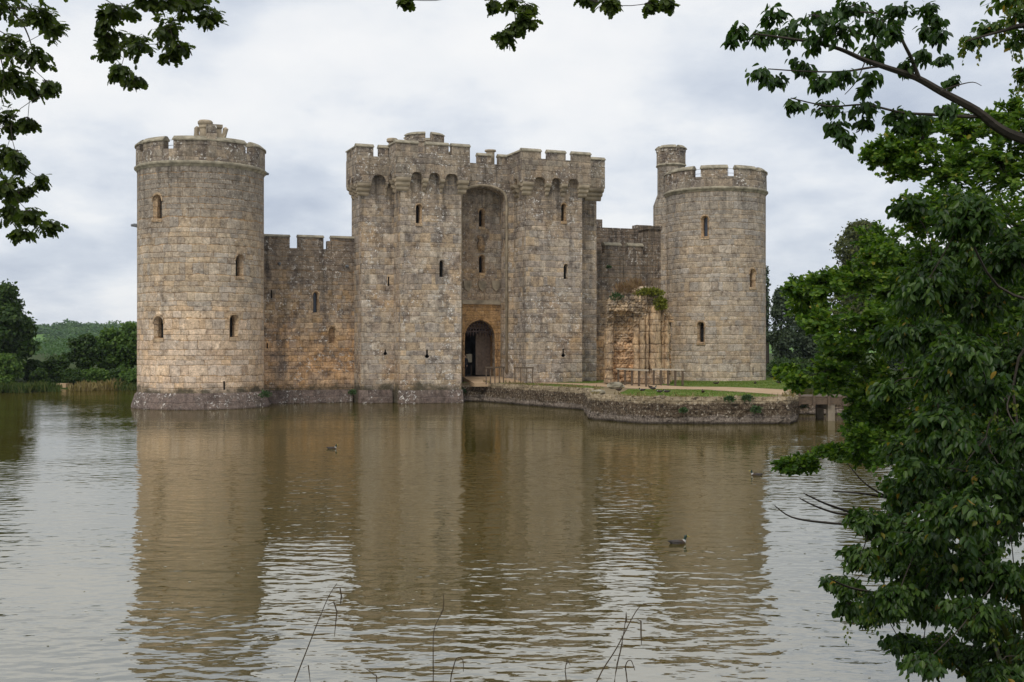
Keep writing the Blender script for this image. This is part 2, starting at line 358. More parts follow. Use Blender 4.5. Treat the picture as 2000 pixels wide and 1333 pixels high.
mat_lawn = ground_mat('short_lawn', (0.10, 0.165, 0.028), (0.145, 0.18, 0.045), (0.19, 0.155, 0.08), 0.5, 2.2)
mat_sand = ground_mat('sandy_gravel', (0.47, 0.33, 0.20), (0.53, 0.38, 0.24), (0.38, 0.27, 0.17), 1.2, 14.0)
mat_dry = ground_mat('dry_trodden_edge', (0.22, 0.165, 0.095), (0.28, 0.22, 0.13), (0.13, 0.105, 0.06), 1.1, 9.0)
mat_hill = ground_mat('hill_pasture', (0.11, 0.20, 0.04), (0.09, 0.165, 0.035), (0.13, 0.22, 0.05), 0.012, 0.05)
xs = np.unique(np.concatenate([np.linspace(-420, -70, 25), np.arange(-70, 62, 1.2), np.linspace(62, 420, 25)]))
ys = np.unique(np.concatenate([np.linspace(-120, -12, 12), np.arange(-12, 140, 1.2), np.linspace(140, 420, 22)]))
tag(grid('ground', xs, ys, ter, mat_bank), kind='structure')

mw, t = material('moat_water')
ob = t.n('ShaderNodeTexCoord').outputs['Object']
so = t.n('ShaderNodeSeparateXYZ', {0: ob})
def mp(scale, rot=0.0, loc=(0, 0, 0)):
    return t.n('ShaderNodeMapping', {'Vector': ob, 'Scale': scale, 'Rotation': (0, 0, rot), 'Location': loc}).outputs[0]
w1 = t.noise(mp((1.7, 2.5, 1), 0.16), 1.0, 1.5, 0.45)
w2 = t.noise(mp((2.8, 5.2, 1), -0.18, (5, 3, 0)), 1.0, 2.0, 0.5)
w3 = t.noise(mp((0.22, 0.42, 1), 0.3, (2, 9, 0)), 1.0, 2.0, 0.5)
near = t.mapr(so.outputs[1], 15.0, 60.0, 1.0, 0.55)
gust = t.mapr(t.noise(mp((0.03, 0.09, 1), 0.1, (4, 4, 0)), 1.0, 3.0), 0.42, 0.62, 0.55, 1.25)
hh = t.m('ADD', t.m('MULTIPLY', w1, 0.030), t.m('ADD', t.m('MULTIPLY', w2, 0.0075), t.m('MULTIPLY', w3, 0.024)))
hh = t.m('MULTIPLY', hh, t.m('MULTIPLY', near, gust))
bmp = t.n('ShaderNodeBump', {'Height': hh, 'Strength': 1.0, 'Distance': 1.0}).outputs[0]
fres = t.n('ShaderNodeFresnel', {'IOR': 1.34, 'Normal': bmp}).outputs[0]
fac = t.m('MULTIPLY_ADD', fres, 0.38, 0.37)
dif = t.n('ShaderNodeBsdfDiffuse', {'Color': (0.066, 0.052, 0.009)})
glo = t.n('ShaderNodeBsdfGlossy', {'Color': (0.95, 0.94, 0.89), 'Roughness': 0.028, 'Normal': bmp})
mx = t.n('ShaderNodeMixShader', {0: fac, 1: dif.outputs[0], 2: glo.outputs[0]})
t.t.links.new(mx.outputs[0], t.n('ShaderNodeOutputMaterial').inputs[0])
wm = MB(); wm.add([(-75, 2, 0), (55, 2, 0), (55, 135, 0), (-75, 135, 0)], [(0, 1, 2, 3)])
tag(wm.build('water', mw, fix=False), kind='structure')

def hill_z(x, y):
    z = -1.5 + 16.5 * np.clip((y - 540) / 470, 0, 1.15) ** 1.6 * (0.9 + 0.1 * np.sin(x * 0.006 + 4.2)) + 0.4 * np.sin(x * 0.013 + y * 0.006)
    return z
tag(grid('hills', np.linspace(-1500, 1500, 90), np.linspace(300, 2200, 70), hill_z, mat_hill), kind='structure')

# ------------------------------------------------------------------ the castle
castle = empty('castle', (OX, OY, 0.0), ANG)
tag(castle, 'ruined sandstone moated castle with round corner towers and a twin towered gatehouse', 'castle')

def arch_pts(w, z0, zs, zt, n=7):       # outline of a pointed opening in (x,z), anticlockwise from lower left
    h = w / 2; pts = [(-h, z0), (h, z0), (h, zs)]
    for k in range(1, n):
        a = k / n; pts.append((h * math.cos(a * math.pi / 2) ** 0.9, zs + (zt - zs) * math.sin(a * math.pi / 2) ** 0.85))
    pts.append((0, zt))
    for k in range(n - 1, 0, -1):
        a = k / n; pts.append((-h * math.cos(a * math.pi / 2) ** 0.9, zs + (zt - zs) * math.sin(a * math.pi / 2) ** 0.85))
    pts.append((-h, zs)); return pts
class Frame:                            # a wall's own axes: point on its face, direction along it, direction out of it
    def __init__(s, o, along, out): s.o, s.a, s.n = Vector(o), Vector(along).normalized(), Vector(out).normalized()
    def p(s, x, z, out=0.0): return Vector((s.o.x, s.o.y, 0)) + s.a * x + s.n * out + Vector((0, 0, z))
def face_frame(x, y): return Frame((x, y, 0), (1, 0, 0), (0, -1, 0))
def round_frame(cx, cy, R, a): return Frame((cx + R * math.cos(a), cy + R * math.sin(a), 0), (-math.sin(a), math.cos(a), 0), (math.cos(a), math.sin(a), 0))
def window(fr, w, z0, z1, parent, slit=0.5, depth=0.24, glaze=mat_dark, dress=mat_dress, sill=True, key=False):
    """returns the hole to cut; builds surround, slit and sill as one window"""
    zs = z1 - w * 0.62; cutter = MB()
    outer = arch_pts(w, z0, zs, z1)
    cutter.prism([fr.p(x, z, 0.5) for x, z in outer], fr.n * -(depth + 0.8))
    inner = [(x * slit, z0 + 0.06 + (z - z0) * 0.93) for x, z in outer]
    m = MB(); n = len(outer)
    o1 = [(x * 1.0, z) for x, z in outer]
    vs = [fr.p(x * 0.995, z0 + (z - z0) * 0.998, -0.02) for x, z in o1] + [fr.p(x, z, -depth) for x, z in inner] + [fr.p(x, z, -depth - 0.28) for x, z in inner]
    fs = [(i, (i + 1) % n, (i + 1) % n + n, i + n) for i in range(n)] + [(i + n, (i + 1) % n + n, (i + 1) % n + 2 * n, i + 2 * n) for i in range(n)]
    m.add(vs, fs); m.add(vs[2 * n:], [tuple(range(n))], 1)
    # projecting hood round the head
    hood = [(x, z) for x, z in outer if z >= zs - 1e-6]
    for (xa, za), (xb, zb) in zip(hood[:-1], hood[1:]):
        c = (0, zs - 0.1)
        def sc_(x, z, k): return (c[0] + (x - c[0]) * k, c[1] + (z - c[1]) * k)
        q = [sc_(xa, za, 1.0), sc_(xb, zb, 1.0), sc_(xb, zb, 1.22), sc_(xa, za, 1.22)]
        m.prism([fr.p(x, z, -0.1) for x, z in q], fr.n * 0.135)
    if sill: m.prism([fr.p(x, z, -depth) for x, z in ((-w * .56, z0 - .2), (w * .56, z0 - .2), (w * .56, z0 + .01), (-w * .56, z0 + .01))], fr.n * (depth + 0.06))
    m.build('window', [dress, glaze], parent, uv='box')
    return cutter
def slit(fr, w, z0, z1, parent, key=False):
    """narrow arrow loop: hole and dark lining"""
    c = MB()
    h = w / 2
    if key:
        r = w * 1.5; pts = [(-h, z0 + r)]
        pts += [(r * math.sin(a), z0 + r - r * math.cos(a) * 1.0) for a in np.linspace(-1.2, 1.2, 9)]
        pts += [(h, z0 + r * 1.6), (h, z1), (-h, z1)]; pts[0] = (-h, z0 + r * 1.6)
    else: pts = [(-h, z0), (h, z0), (h, z1), (-h, z1)]
    c.prism([fr.p(x, z, 0.5) for x, z in pts], fr.n * -1.1)
    m = MB(); n = len(pts)
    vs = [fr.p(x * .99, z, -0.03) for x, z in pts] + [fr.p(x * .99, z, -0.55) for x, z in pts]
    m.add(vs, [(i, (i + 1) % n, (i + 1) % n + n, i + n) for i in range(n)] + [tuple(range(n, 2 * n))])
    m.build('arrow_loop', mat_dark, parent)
    return c

def round_tower(name, cx, cy, R, z_top, z_sill, z_str, merlons, wins, slits, mat, label, holes=40):
    Rp = R + 0.08
    body = MB(); body.lathe(cx, cy, [(R + 0.02, -1.6), (R + 0.02, 1.0), (R, 1.2), (R, z_str - 0.15), (R, z_str + 0.05)], 96)
    tw = body.build('round_tower', mat, castle); tw['label'] = label
    cs = []
    for px, w, y0, y1, gl in wins:
        a = hit(px, cx, cy, R); fr = round_frame(cx, cy, R, a)
        X, Y = cx + R * math.cos(a), cy + R * math.sin(a)
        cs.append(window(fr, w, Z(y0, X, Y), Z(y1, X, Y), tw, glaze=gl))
    for px, y0, y1 in slits:
        a = hit(px, cx, cy, R); X, Y = cx + R * math.cos(a), cy + R * math.sin(a)
        cs.append(slit(round_frame(cx, cy, R, a), 0.13, Z(y0, X, Y), Z(y1, X, Y), tw))
    cut(tw, cs); uv_map(tw.data, ('cyl', cx, cy, R))
    # battered plinth in the water
    pl = MB(); pl.arc(cx, cy, [(R + 0.42, -1.6), (R + 0.42, 0.12), (R + 0.32, 0.45), (R + 0.16, 0.95), (R + 0.0, 1.12), (R - 0.3, 1.12), (R - 0.3, -1.6)], 0, 2 * math.pi, 96, closed=True)
    pl.build('plinth', mat_plinth, tw, uv=('cyl', cx, cy, R))
    st = MB(); st.arc(cx, cy, [(R - .2, z_str - 0.3), (R + 0.03, z_str - 0.3), (R + 0.09, z_str - 0.2), (R + 0.2, z_str - 0.1), (R + 0.21, z_str + 0.0), (R + 0.08, z_str + 0.09), (R - .2, z_str + 0.09)], 0, 2 * math.pi, 96, closed=True)
    st.build('string_course', mat_cope, tw)
    pa = MB(); pa.arc(cx, cy, [(Rp - 0.62, z_str + 0.05), (Rp, z_str + 0.05), (Rp, z_sill), (Rp - 0.62, z_sill)], 0, 2 * math.pi, 96, closed=True)
    pa.build('parapet', mat_para, tw, uv=('cyl', cx, cy, R))
    rf = MB(); rf.lathe(cx, cy, [(R - 0.5, z_str - 0.5), (R - 0.5, z_str + 0.08)], 48); rf.build('roof_walk', mat_lead, tw)
    for a0, a1 in merlons:
        s = max(3, int(abs(a1 - a0) / 0.07)); m = MB()
        m.arc(cx, cy, [(Rp - 0.60, z_sill - 0.002), (Rp - 0.002, z_sill - 0.002), (Rp - 0.002, z_top - 0.33), (Rp - 0.60, z_top - 0.33)], a0, a1, s)
        e = 0.05 / R * (1 if a1 > a0 else -1)
        m.arc(cx, cy, [(Rp - 0.68, z_top - 0.33), (Rp + 0.09, z_top - 0.33), (Rp + 0.09, z_top - 0.24), (Rp - 0.2, z_top), (Rp - 0.42, z_top), (Rp - 0.68, z_top - 0.2)], a0 - e, a1 + e, s, 1)
        m.build('merlon', [mat_para, mat_cope], tw, uv=('cyl', cx, cy, R))
    gr = MB()
    for dz in (0.35, 0.72):
        gr.arc(cx, cy, [(Rp - 0.80, z_sill + dz), (Rp - 0.77, z_sill + dz), (Rp - 0.77, z_sill + dz + 0.03), (Rp - 0.80, z_sill + dz + 0.03)], 0, 2 * math.pi, 64, closed=True)
    for k in range(24):
        a = 2 * math.pi * k / 24; gr.bar((cx + (Rp - .785) * math.cos(a), cy + (Rp - .785) * math.sin(a), z_str + 0.05), (cx + (Rp - .785) * math.cos(a), cy + (Rp - .785) * math.sin(a), z_sill + 0.78), 0.03)
    gr.build('guard_rail', mat_wire, tw)
    return tw
# left (nearer) tower
LX, LY, LR = 0.0, 0.0, 4.42
hL = lambda px: hit(px, LX, LY, LR + 0.08)
mer = [(hL(319), hL(279.5)), (hL(404), hL(338.5)), (hL(480), hL(404.2)), (hL(517.5), hL(495.5))]
a_l = hL(271) - 2 * math.pi if hL(271) > 0 else hL(271)
first = mer[3][0] if mer[3][0] > mer[3][1] else mer[3][1]
def rest(a_from, a_to, n, gap):         # merlons round the side turned away
    L = (a_to - a_from) / n
    return [(a_from + i * L + gap / 2, a_from + (i + 1) * L - gap / 2) for i in range(n)]
def norm_spans(spans):
    out = []
    for a, b in spans:
        lo, hi = min(a, b), max(a, b)
        out.append((lo, hi))
    return sorted(out)
mer = norm_spans(mer); lo, hi = mer[0][0], mer[-1][1]
mer = mer[:-1] + [(mer[-1][0], mer[-1][1] + 0.18)]
mer += rest(hi + 0.27, lo + 2 * math.pi - 0.05, 5, 0.14)
LZ = dict(z_top=18.77, z_sill=17.86, z_str=16.98)
ltw = round_tower('left', LX, LY, LR, LZ['z_top'], LZ['z_sill'], LZ['z_str'], mer,
    [(307, 0.80, 428, 380, mat_dark), (468, 0.66, 541, 498, mat_dark), (309.5, 0.84, 662, 618, mat_dark), (457, 0.72, 660, 615, mat_dark)],
    [(438, 762, 745)], mat_ltower, 'nearer tan round tower with chimney stacks on its parapet')
RX, RR = 43.2, 4.22
RY = 0.0
# place the right tower so that it stands centred on its column of the view
def tower_x(pxc, y, d):
    return U(pxc, y)
RX = U(1397.5, RY)
hR = lambda px: hit(px, RX, RY, RR + 0.08)
mer = norm_spans([(hR(1352), hR(1311)), (hR(1421), hR(1368.5)), (hR(1477), hR(1439)), (hR(1496), hR(1486))])
lo, hi = mer[0][0], mer[-1][1]
mer = mer[:-1] + [(mer[-1][0], mer[-1][1] + 0.1)]
mer += rest(hi + 0.2, lo + 2 * math.pi - 0.05, 5, 0.14)
dn = wl(RX, RY)[1] - RR
zR = lambda py: EYE + (HY - py) / F * dn
rtw = round_tower('right', RX, RY, RR, zR(321.5), zR(344.5), zR(366), mer,
    [(1377, 0.64, 463, 422, mat_glass), (1470.5, 0.72, 562, 526, mat_dark), (1369, 0.66, 670, 629, mat_dark)],
    [(1471, 733, 718)], mat_rtower, 'farther round tower standing on the lawn with a slim stair turret behind it')

# chimney stacks and broken finials on the left tower
m = MB(); cyy = -3.1; cxx = U(401, cyy); zt = Z(236, cxx, cyy)
m.lathe(cxx, cyy, [(0.40, 16.5), (0.40, zt - .62), (0.47, zt - .5), (0.44, zt - .36), (0.52, zt - .22), (0.52, zt - .1), (0.42, zt)], 20)
m.build('chimney', mat_corbel, ltw)
m = MB(); m.arc(0, 0, [(LR - 1.3, 16.8), (LR + .13, 17.0), (LR + .13, Z(250, cxx, cyy)), (LR - 1.3, Z(246, cxx, cyy))], hL(404.5), hL(423), 3)
m.build('chimney_breast', mat_para, ltw, uv=('cyl', 0, 0, LR))
m = MB(); y0 = -2.7; x0 = U(423.5, y0); zc = Z(245, x0, y0)
m.box(x0 - .35, x0 + .3, y0 - .3, y0 + .3, 16.9, zc - .22); m.box(x0 - .42, x0 + .36, y0 - .36, y0 + .36, zc - .22, zc)
m.build('chimney', mat_corbel, ltw)
for px, py, lean in ((384, 247, 0.0), (440, 249, -0.18)):
    y0 = -2.9; x0 = U(px, y0); zc = Z(py, x0, y0); m = MB()
    m.tube([(x0 + lean * 1.2, y0, 16.9), (x0 + lean, y0, zc - .9), (x0 + lean * .3, y0, zc - .45), (x0 + .03, y0, zc - .12), (x0, y0, zc)], [.26, .23, .17, .2, .05], 7)
    m.build('finial', mat_corbel, ltw)
def spout(x, y, z, dx, dy, parent):
    m = MB(); m.tube([(x, y, z), (x + dx * .5, y + dy * .5, z + .02), (x + dx, y + dy, z + .0)], [.14, .12, .08], 6); m.build('water_spout', mat_lead, parent)
av = math.atan2(CAML[1], CAML[0])
spout(LR * math.cos(hL(265.5)), LR * math.sin(hL(265.5)), Z(441, LR * math.cos(hL(265.5)), LR * math.sin(hL(265.5))), -.42, .0, ltw)
spout(LR * math.cos(hL(518)), LR * math.sin(hL(518)), Z(340, LR * math.cos(hL(518)), LR * math.sin(hL(518))), .35, -.0, ltw)

# stair turret behind the right tower
ty = 2.6; tx = U(1310.5, ty); td = wl(tx, ty)[1]; tr = 28.0 / F * td
zt_ = lambda py: EYE + (HY - py) / F * (td - tr)
m = MB(); m.lathe(tx, ty, [(tr * 1.28, 8.0), (tr * 1.28, zt_(398)), (tr * .98, zt_(376)), (tr * .98, zt_(323))], 8)
tur = m.build('stair_turret', mat_rtower, castle, uv='box')
m = MB(); m.lathe(tx, ty, [(tr * .98, zt_(324)), (tr * 1.1, zt_(321)), (tr * 1.06, zt_(318)), (tr * 1.05, zt_(318))], 8); m.build('string_course', mat_cope, tur)
m = MB(); m.arc(tx, ty, [(tr * .62, zt_(318)), (tr * 1.04, zt_(318)), (tr * 1.04, zt_(294)), (tr * .62, zt_(294))], 0, 2 * math.pi, 8, closed=True); m.build('parapet', mat_para, tur, uv='box')
hT = lambda px: hit(px, tx, ty, tr * 1.04)
for a0, a1 in norm_spans([(hT(1321), hT(1289)), (hT(1339.0), hT(1327.5))]) + [(hT(1300) - 1.9, hT(1300) - .95), (hT(1300) + 1.85, hT(1300) + 2.6)]:
    m = MB(); m.arc(tx, ty, [(tr * .63, zt_(294.1)), (tr * 1.035, zt_(294.1)), (tr * 1.035, zt_(288)), (tr * .63, zt_(288))], a0, a1, 4)
    m.arc(tx, ty, [(tr * .58, zt_(288)), (tr * 1.12, zt_(288)), (tr * 1.1, zt_(286.5)), (tr * .9, zt_(282)), (tr * .7, zt_(282))], a0, a1, 4, 1)
    m.build('merlon', [mat_para, mat_cope], tur, uv='box')

# straight merlon run between two plan points
def straight_merlon(p0, p1, inw, z0, z1, parent, th=0.5, cope=0.26, mat=None):
    p0, p1, inw = Vector((*p0, 0)), Vector((*p1, 0)), Vector((*inw, 0)).normalized(); d = (p1 - p0).normalized()
    m = MB(); up = Vector((0, 0, 1))
    prof = [(0.003, z0 - .002), (th - .003, z0 - .002), (th - .003, z1 - cope), (0.003, z1 - cope)]
    m.prism([p0 + inw * a + up * b for a, b in prof], p1 - p0)
    prof = [(-0.08, z1 - cope), (th + .06, z1 - cope), (th + .06, z1 - cope * .6), (th * .66, z1), (th * .36, z1), (-0.08, z1 - cope * .7)]
    m.prism([p0 - d * .04 + inw * a + up * b for a, b in prof], (p1 - p0) + d * .08, 1)
    return m.build('merlon', [mat or mat_para, mat_cope], parent, uv='box')

# ---- gatehouse
yF, yR, yB, yI, yC = -1.7, 0.1, 0.9, 2.2, 2.3   # front towers, their side stages, bay between, inner recess, curtain (front is -y)
gx = dict(l0=U(782, yF), l1=U(901, yF), r0=U(1027, yF), r1=U(1137, yF), lr0=U(706, yR), rr1=U(1165, yR))
def zf(py, px, y): return Z(py, U(px, y), y)
gate = empty('gatehouse', (0, 0, 0), 0, castle)
def gate_tower(x0, x1, sx0, sx1, wins, slits):
    zt = zf(330, 850, yF)
    m = MB(); m.box(x0, x1, yF, yB + 4.0, -1.6, zt)
    o = m.build('gate_tower', mat_gate, gate); cs = []
    return o, cs
ov = 0.52
def machicolated(x0, x1, y0, y1, zb, zs, arches, side_arches, z_corb, faces, th=0.42):
    """overhanging parapet: panels with arched undersides carried on stepped corbels; built as one mesh (+ list of corbels)"""
    m = MB(); corb = []
    def panel(pa, pb, inw, arcs):
        pa, pb, inw = Vector((*pa, 0)), Vector((*pb, 0)), Vector((*inw, 0)); L = (pb - pa).length; d = (pb - pa) / L
        pts = [(0, zb)]
        for c, w, za in arcs:
            pts.append((c - w / 2, zb))
            for k in range(1, 8):
                a = math.pi * k / 8; pts.append((c - w / 2 * math.cos(a), zb + (za - zb) * min(1, math.sin(a) * 1.15)))
            pts.append((c + w / 2, zb))
        pts += [(L, zb), (L, zs), (0, zs)]
        m.prism([pa + d * a + Vector((0, 0, b)) for a, b in pts], inw * th)
        ed = [0.0] + [e for c, w, za in arcs for e in (c - w / 2, c + w / 2)] + [L]
        for k in range(0, len(ed), 2):
            a, b = ed[k], ed[k + 1]
            corb.append((pa, d, inw, max(a, .04), min(b, L - .04)))
    for f in faces: panel(*f)
    return m, corb
def corbel(pa, d, inw, a, b, zb, drop, reach, parent):
    m = MB(); n = 3
    for i in range(n):
        z1 = zb - drop * i / n; z0 = zb - drop * (i + 1) / n + 0.012
        r = reach * (1 - i / n); sh = 0.03 + .05 * i
        a0, b0 = a + sh, b - sh
        k = 0.35 * (z1 - z0)
        prof = [(reach + .05, z0), (reach - r + .14, z0), (reach - r + .02, z0 + k), (reach - r, z0 + 2 * k), (reach - r + .02, z1), (reach + .05, z1)]
        m.prism([pa + d * a0 + inw * q + Vector((0, 0, z)) for q, z in prof], d * (b0 - a0))
    m.build('corbel', mat_corbel, parent)
def stage(x0, x1, y0, y1, z0, z1, mat=mat_gate):
    m = MB(); m.box(x0, x1, y0, y1, z0, z1); return m

# bodies
zpar = zf(349, 850, yF - ov)           # foot of the overhanging parapets
zsil = zf(303, 880, yF - ov); ztop = zf(277, 850, yF - ov); zmach = zf(338, 850, yF - ov)
RXW = gx['rr1']
front_l = stage(gx['l0'], gx['l1'], yF, yI + 4.0, -1.6, zsil - .5).build('gate_tower', mat_gate, gate)
front_r = stage(gx['r0'], gx['r1'], yF, yI + 4.0, -1.6, zsil - .5).build('gate_tower', mat_gate, gate)
rear_l = stage(gx['lr0'], gx['l0'] - .003, yR, yR + 3.0, -1.6, zsil - .7).build('side_stage', mat_gate, gate)
rear_r = stage(gx['r1'] + .003, gx['rr1'], yR, yI + 3.9, -1.6, zsil - 1.0).build('side_stage', mat_gate, gate)
def fwin(px, w, y0, y1, yy, parent, gl=mat_dark, **k): return window(face_frame(U(px, yy), yy), w, zf(y0, px, yy), zf(y1, px, yy), parent, glaze=gl, **k)
def fslit(px, w, y0, y1, yy, parent, key=False): return slit(face_frame(U(px, yy), yy), w, zf(y0, px, yy), zf(y1, px, yy), parent, key)
cut(front_l, [fwin(818, .50, 437, 399, yF, front_l, slit=.6), fwin(863, .40, 543, 508, yF, front_l, slit=.85, depth=.1, dress=mat_gate, sill=False), fslit(834, .13, 700, 683, yF, front_l, True)])
cut(front_r, [fwin(1101, .44, 433, 398, yF, front_r, slit=.7), fwin(1105, .38, 547, 516, yF, front_r, slit=.85, depth=.1, dress=mat_gate, sill=False), fslit(1100, .13, 698, 681, yF, front_r, True)])
cut(rear_l, [fslit(759, .12, 559, 541, yR, rear_l), fslit(752.5, .11, 694, 683, yR, rear_l, True)])
for o in (front_l, front_r, rear_l, rear_r): uv_map(o.data, 'box')
# stone footings at the waterline
for nm, a, b, y0, par in (('l', gx['l0'] - .12, gx['l1'] + .1, yF - .22, front_l), ('lr', gx['lr0'] - .2, gx['l0'] - .13, yR - .2, rear_l)):
    m = MB(); m.prism([(a, y0, -1.6), (a, y0 + .02, .35), (a, y0 + .16, 1.0), (a, y0 + .5, 1.0), (a, y0 + .5, -1.6)], (b - a, 0, 0)); m.build('plinth', mat_plinth, par, uv='box')

def px_arc(pa_x, y, specs):            # arch positions measured along a front run
    out = []
    for p0, p1, pz in specs:
        a, b = U(p0, y), U(p1, y); out.append(((a + b) / 2 - pa_x, b - a, pz))
    return out
yFo, yRo = yF - ov, yR - ov
# left front parapet
x0, x1 = gx['l0'] - ov, gx['l1'] + ov
fa = px_arc(x0, yFo, [(804, 826, zmach), (838, 860, zmach), (870.5, 895, zmach)])
m, cb = machicolated(x0, x1, yFo, yI, zpar, zsil, None, None, 0, [
    ((x0, yFo), (x1, yFo), (0, 1), fa),
    ((x0, yFo + .42), (x0, yI + 3.0), (1, 0), [(1.0, .7, zmach), (3.2, .8, zmach)]),
    ((x1, yFo + .42), (x1, yI + 3.0), (-1, 0), [(1.0, .7, zmach), (3.2, .8, zmach)])])
par_l = m.build('parapet', mat_para, front_l, uv='box')
for c in cb: corbel(*c, zpar, 1.0, ov, front_l)
# right front parapet
zparR = zf(358, 1085, yFo); zmR = zf(348, 1085, yFo); zsR = zf(312, 1085, yFo); ztR = zf(289, 1030, yFo)
x2, x3 = gx['r0'] - ov, gx['r1'] + ov
fa = px_arc(x2, yFo, [(1044, 1066, zmR), (1078, 1097, zmR), (1110, 1131, zmR)])
m, cb = machicolated(x2, x3, yFo, yI, zparR, zsR, None, None, 0, [
    ((x2, yFo), (x3, yFo), (0, 1), fa),
    ((x2, yFo + .42), (x2, yI + 3.0), (1, 0), [(1.0, .7, zmR), (2.6, .7, zmR)]),
    ((x3, yFo + .42), (x3, yI + 3.0), (-1, 0), [(1.0, .7, zmR), (3.2, .8, zmR)])])
par_r = m.build('parapet', mat_para, front_r, uv='box')
for c in cb: corbel(*c, zparR, 1.0, ov, front_r)
# side stage parapets
zlr_b, zlr_s, zlr_t = zf(358, 730, yRo), zf(306, 735, yRo), zf(281, 720, yRo)
xa, xb = gx['lr0'] - ov, gx['l0'] - ov - .02
fa = px_arc(xa, yRo, [(726, 754.5, zf(342, 740, yRo))])
m, cb = machicolated(xa, xb, yRo, yI, zlr_b, zlr_s, None, None, 0, [((xa, yRo), (xb, yRo), (0, 1), fa), ((xa, yRo + .42), (xa, yR + 2.7), (1, 0), [(.8, .6, zf(346, 740, yRo)), (1.9, .6, zf(346, 740, yRo))])])
m.build('parapet', mat_para, rear_l, uv='box')
for c in cb: corbel(*c, zlr_b, 0.95, ov, rear_l)
zrr_b, zrr_s, zrr_t = zf(368, 1165, yRo), zf(327, 1165, yRo), zf(306.5, 1165, yRo)
xc, xd = gx['r1'] + ov + .02, gx['rr1'] + ov
m, cb = machicolated(xc, xd, yRo, yI, zrr_b, zrr_s, None, None, 0, [((xc, yRo), (xd, yRo), (0, 1), [(.22, .34, zrr_b + .3)]), ((xd, yRo + .42), (xd, yI + 3.0), (-1, 0), [(1.1, .7, zrr_b + .4), (2.6, .7, zrr_b + .4)])])
m.build('parapet', mat_para, rear_r, uv='box')
for c in cb: corbel(*c, zrr_b, 1.0, ov, rear_r)
# merlons
def fm(pa, pb, y, z0, z1, par): straight_merlon((pa, y), (pb, y), (0, 1), z0, z1, par)
def sm(x, ya, yb, inw, z0, z1, par): straight_merlon((x, ya), (x, yb), (inw, 0), z0, z1, par)
fm(x0, U(817, yFo), yFo, zsil, ztop, front_l); fm(U(833, yFo), U(876.5, yFo), yFo, zsil, ztop, front_l); fm(U(883, yFo), x1, yFo, zsil, ztop, front_l)
sm(x0, yFo + .51, yFo + 2.1, 1, zsil, ztop, front_l); sm(x0, yFo + 2.7, yFo + 4.6, 1, zsil, ztop, front_l)
sm(x1, yFo + .51, yFo + 1.7, -1, zsil, ztop, front_l); sm(x1, yFo + 2.3, yFo + 4.4, -1, zsil, ztop, front_l)
fm(x2, U(1057, yFo), yFo, zsR, ztR, front_r); fm(U(1070.5, yFo), U(1105, yFo), yFo, zsR, ztR, front_r); fm(U(1119, yFo), x3, yFo, zsR, ztR, front_r)
sm(x2, yFo + .51, yFo + 2.0, 1, zsR, ztR, front_r); sm(x2, yFo + 2.4, yFo + 4.4, 1, zsR, ztR, front_r)
sm(x3, yFo + .51, yFo + 1.8, -1, zsR, ztR, front_r)
fm(xa, U(729.5, yRo), yRo, zlr_s, zlr_t, rear_l); fm(U(741, yRo), xb - .03, yRo, zlr_s, zlr_t, rear_l)
sm(xa, yRo + .51, yRo + 1.5, 1, zlr_s, zlr_t, rear_l); sm(xa, yRo + 2.0, yRo + 3.1, 1, zlr_s, zlr_t, rear_l)
fm(xc + .18, xd, yRo, zrr_s, zrr_t, rear_r); sm(xd, yRo + .51, yRo + 1.7, -1, zrr_s, zrr_t, rear_r)

# bay between the towers: outer wall with a tall arch, inner wall with the door
bx0, bx1 = gx['l1'] + .003, gx['r0'] - .003
zBs, zBt = zf(319, 930, yB), zf(299, 950, yB)
ax0, ax1 = U(903, yB), U(986.5, yB); axc = (ax0 + ax1) / 2; aw = ax1 - ax0
zap, zsp = zf(366, 945, yB), zf(391, 945, yB)
pts = [(bx0, 1.4), (ax0, 1.4), (ax0, zsp)]
for k in range(1, 12):
    a = math.pi * k / 12; pts.append((axc - aw / 2 * math.cos(a), zsp + (zap - zsp) * math.sin(a) ** .8))
pts += [(ax1, zsp), (ax1, 1.4), (bx1, 1.4), (bx1, zBs), (bx0, zBs)]
m = MB(); m.prism([(x, yB, z) for x, z in pts], (0, .9, 0))
bay = m.build('gate_bay', mat_gate, gate, uv='box')
# roll moulding round the tall arch
m = MB(); ring = [(axc - (aw / 2 + .12) * math.cos(math.pi * k / 16), zsp + (zap - zsp + .14) * math.sin(math.pi * k / 16) ** .8) for k in range(17)]
ring = [(ax0 - .12, 2.2)] + ring + [(ax1 + .12, 2.2)]
m.tube([(x, yB - .02, z) for x, z in ring], .11, 8); m.build('arch_moulding', mat_corbel, bay, smooth=True)
for pa, pb in ((934, 959.5), (974.5, 995)): fm(U(pa, yB), U(pb, yB), yB, zBs, zBt, bay)
m = MB(); ch = U(963, yB + .3); m.lathe(ch, yB + .9, [(.36, zBs - .5), (.36, zf(294, 963, yB)), (.5, zf(292.5, 963, yB)), (.46, zf(290, 963, yB))], 8); m.build('chimney', mat_corbel, bay)
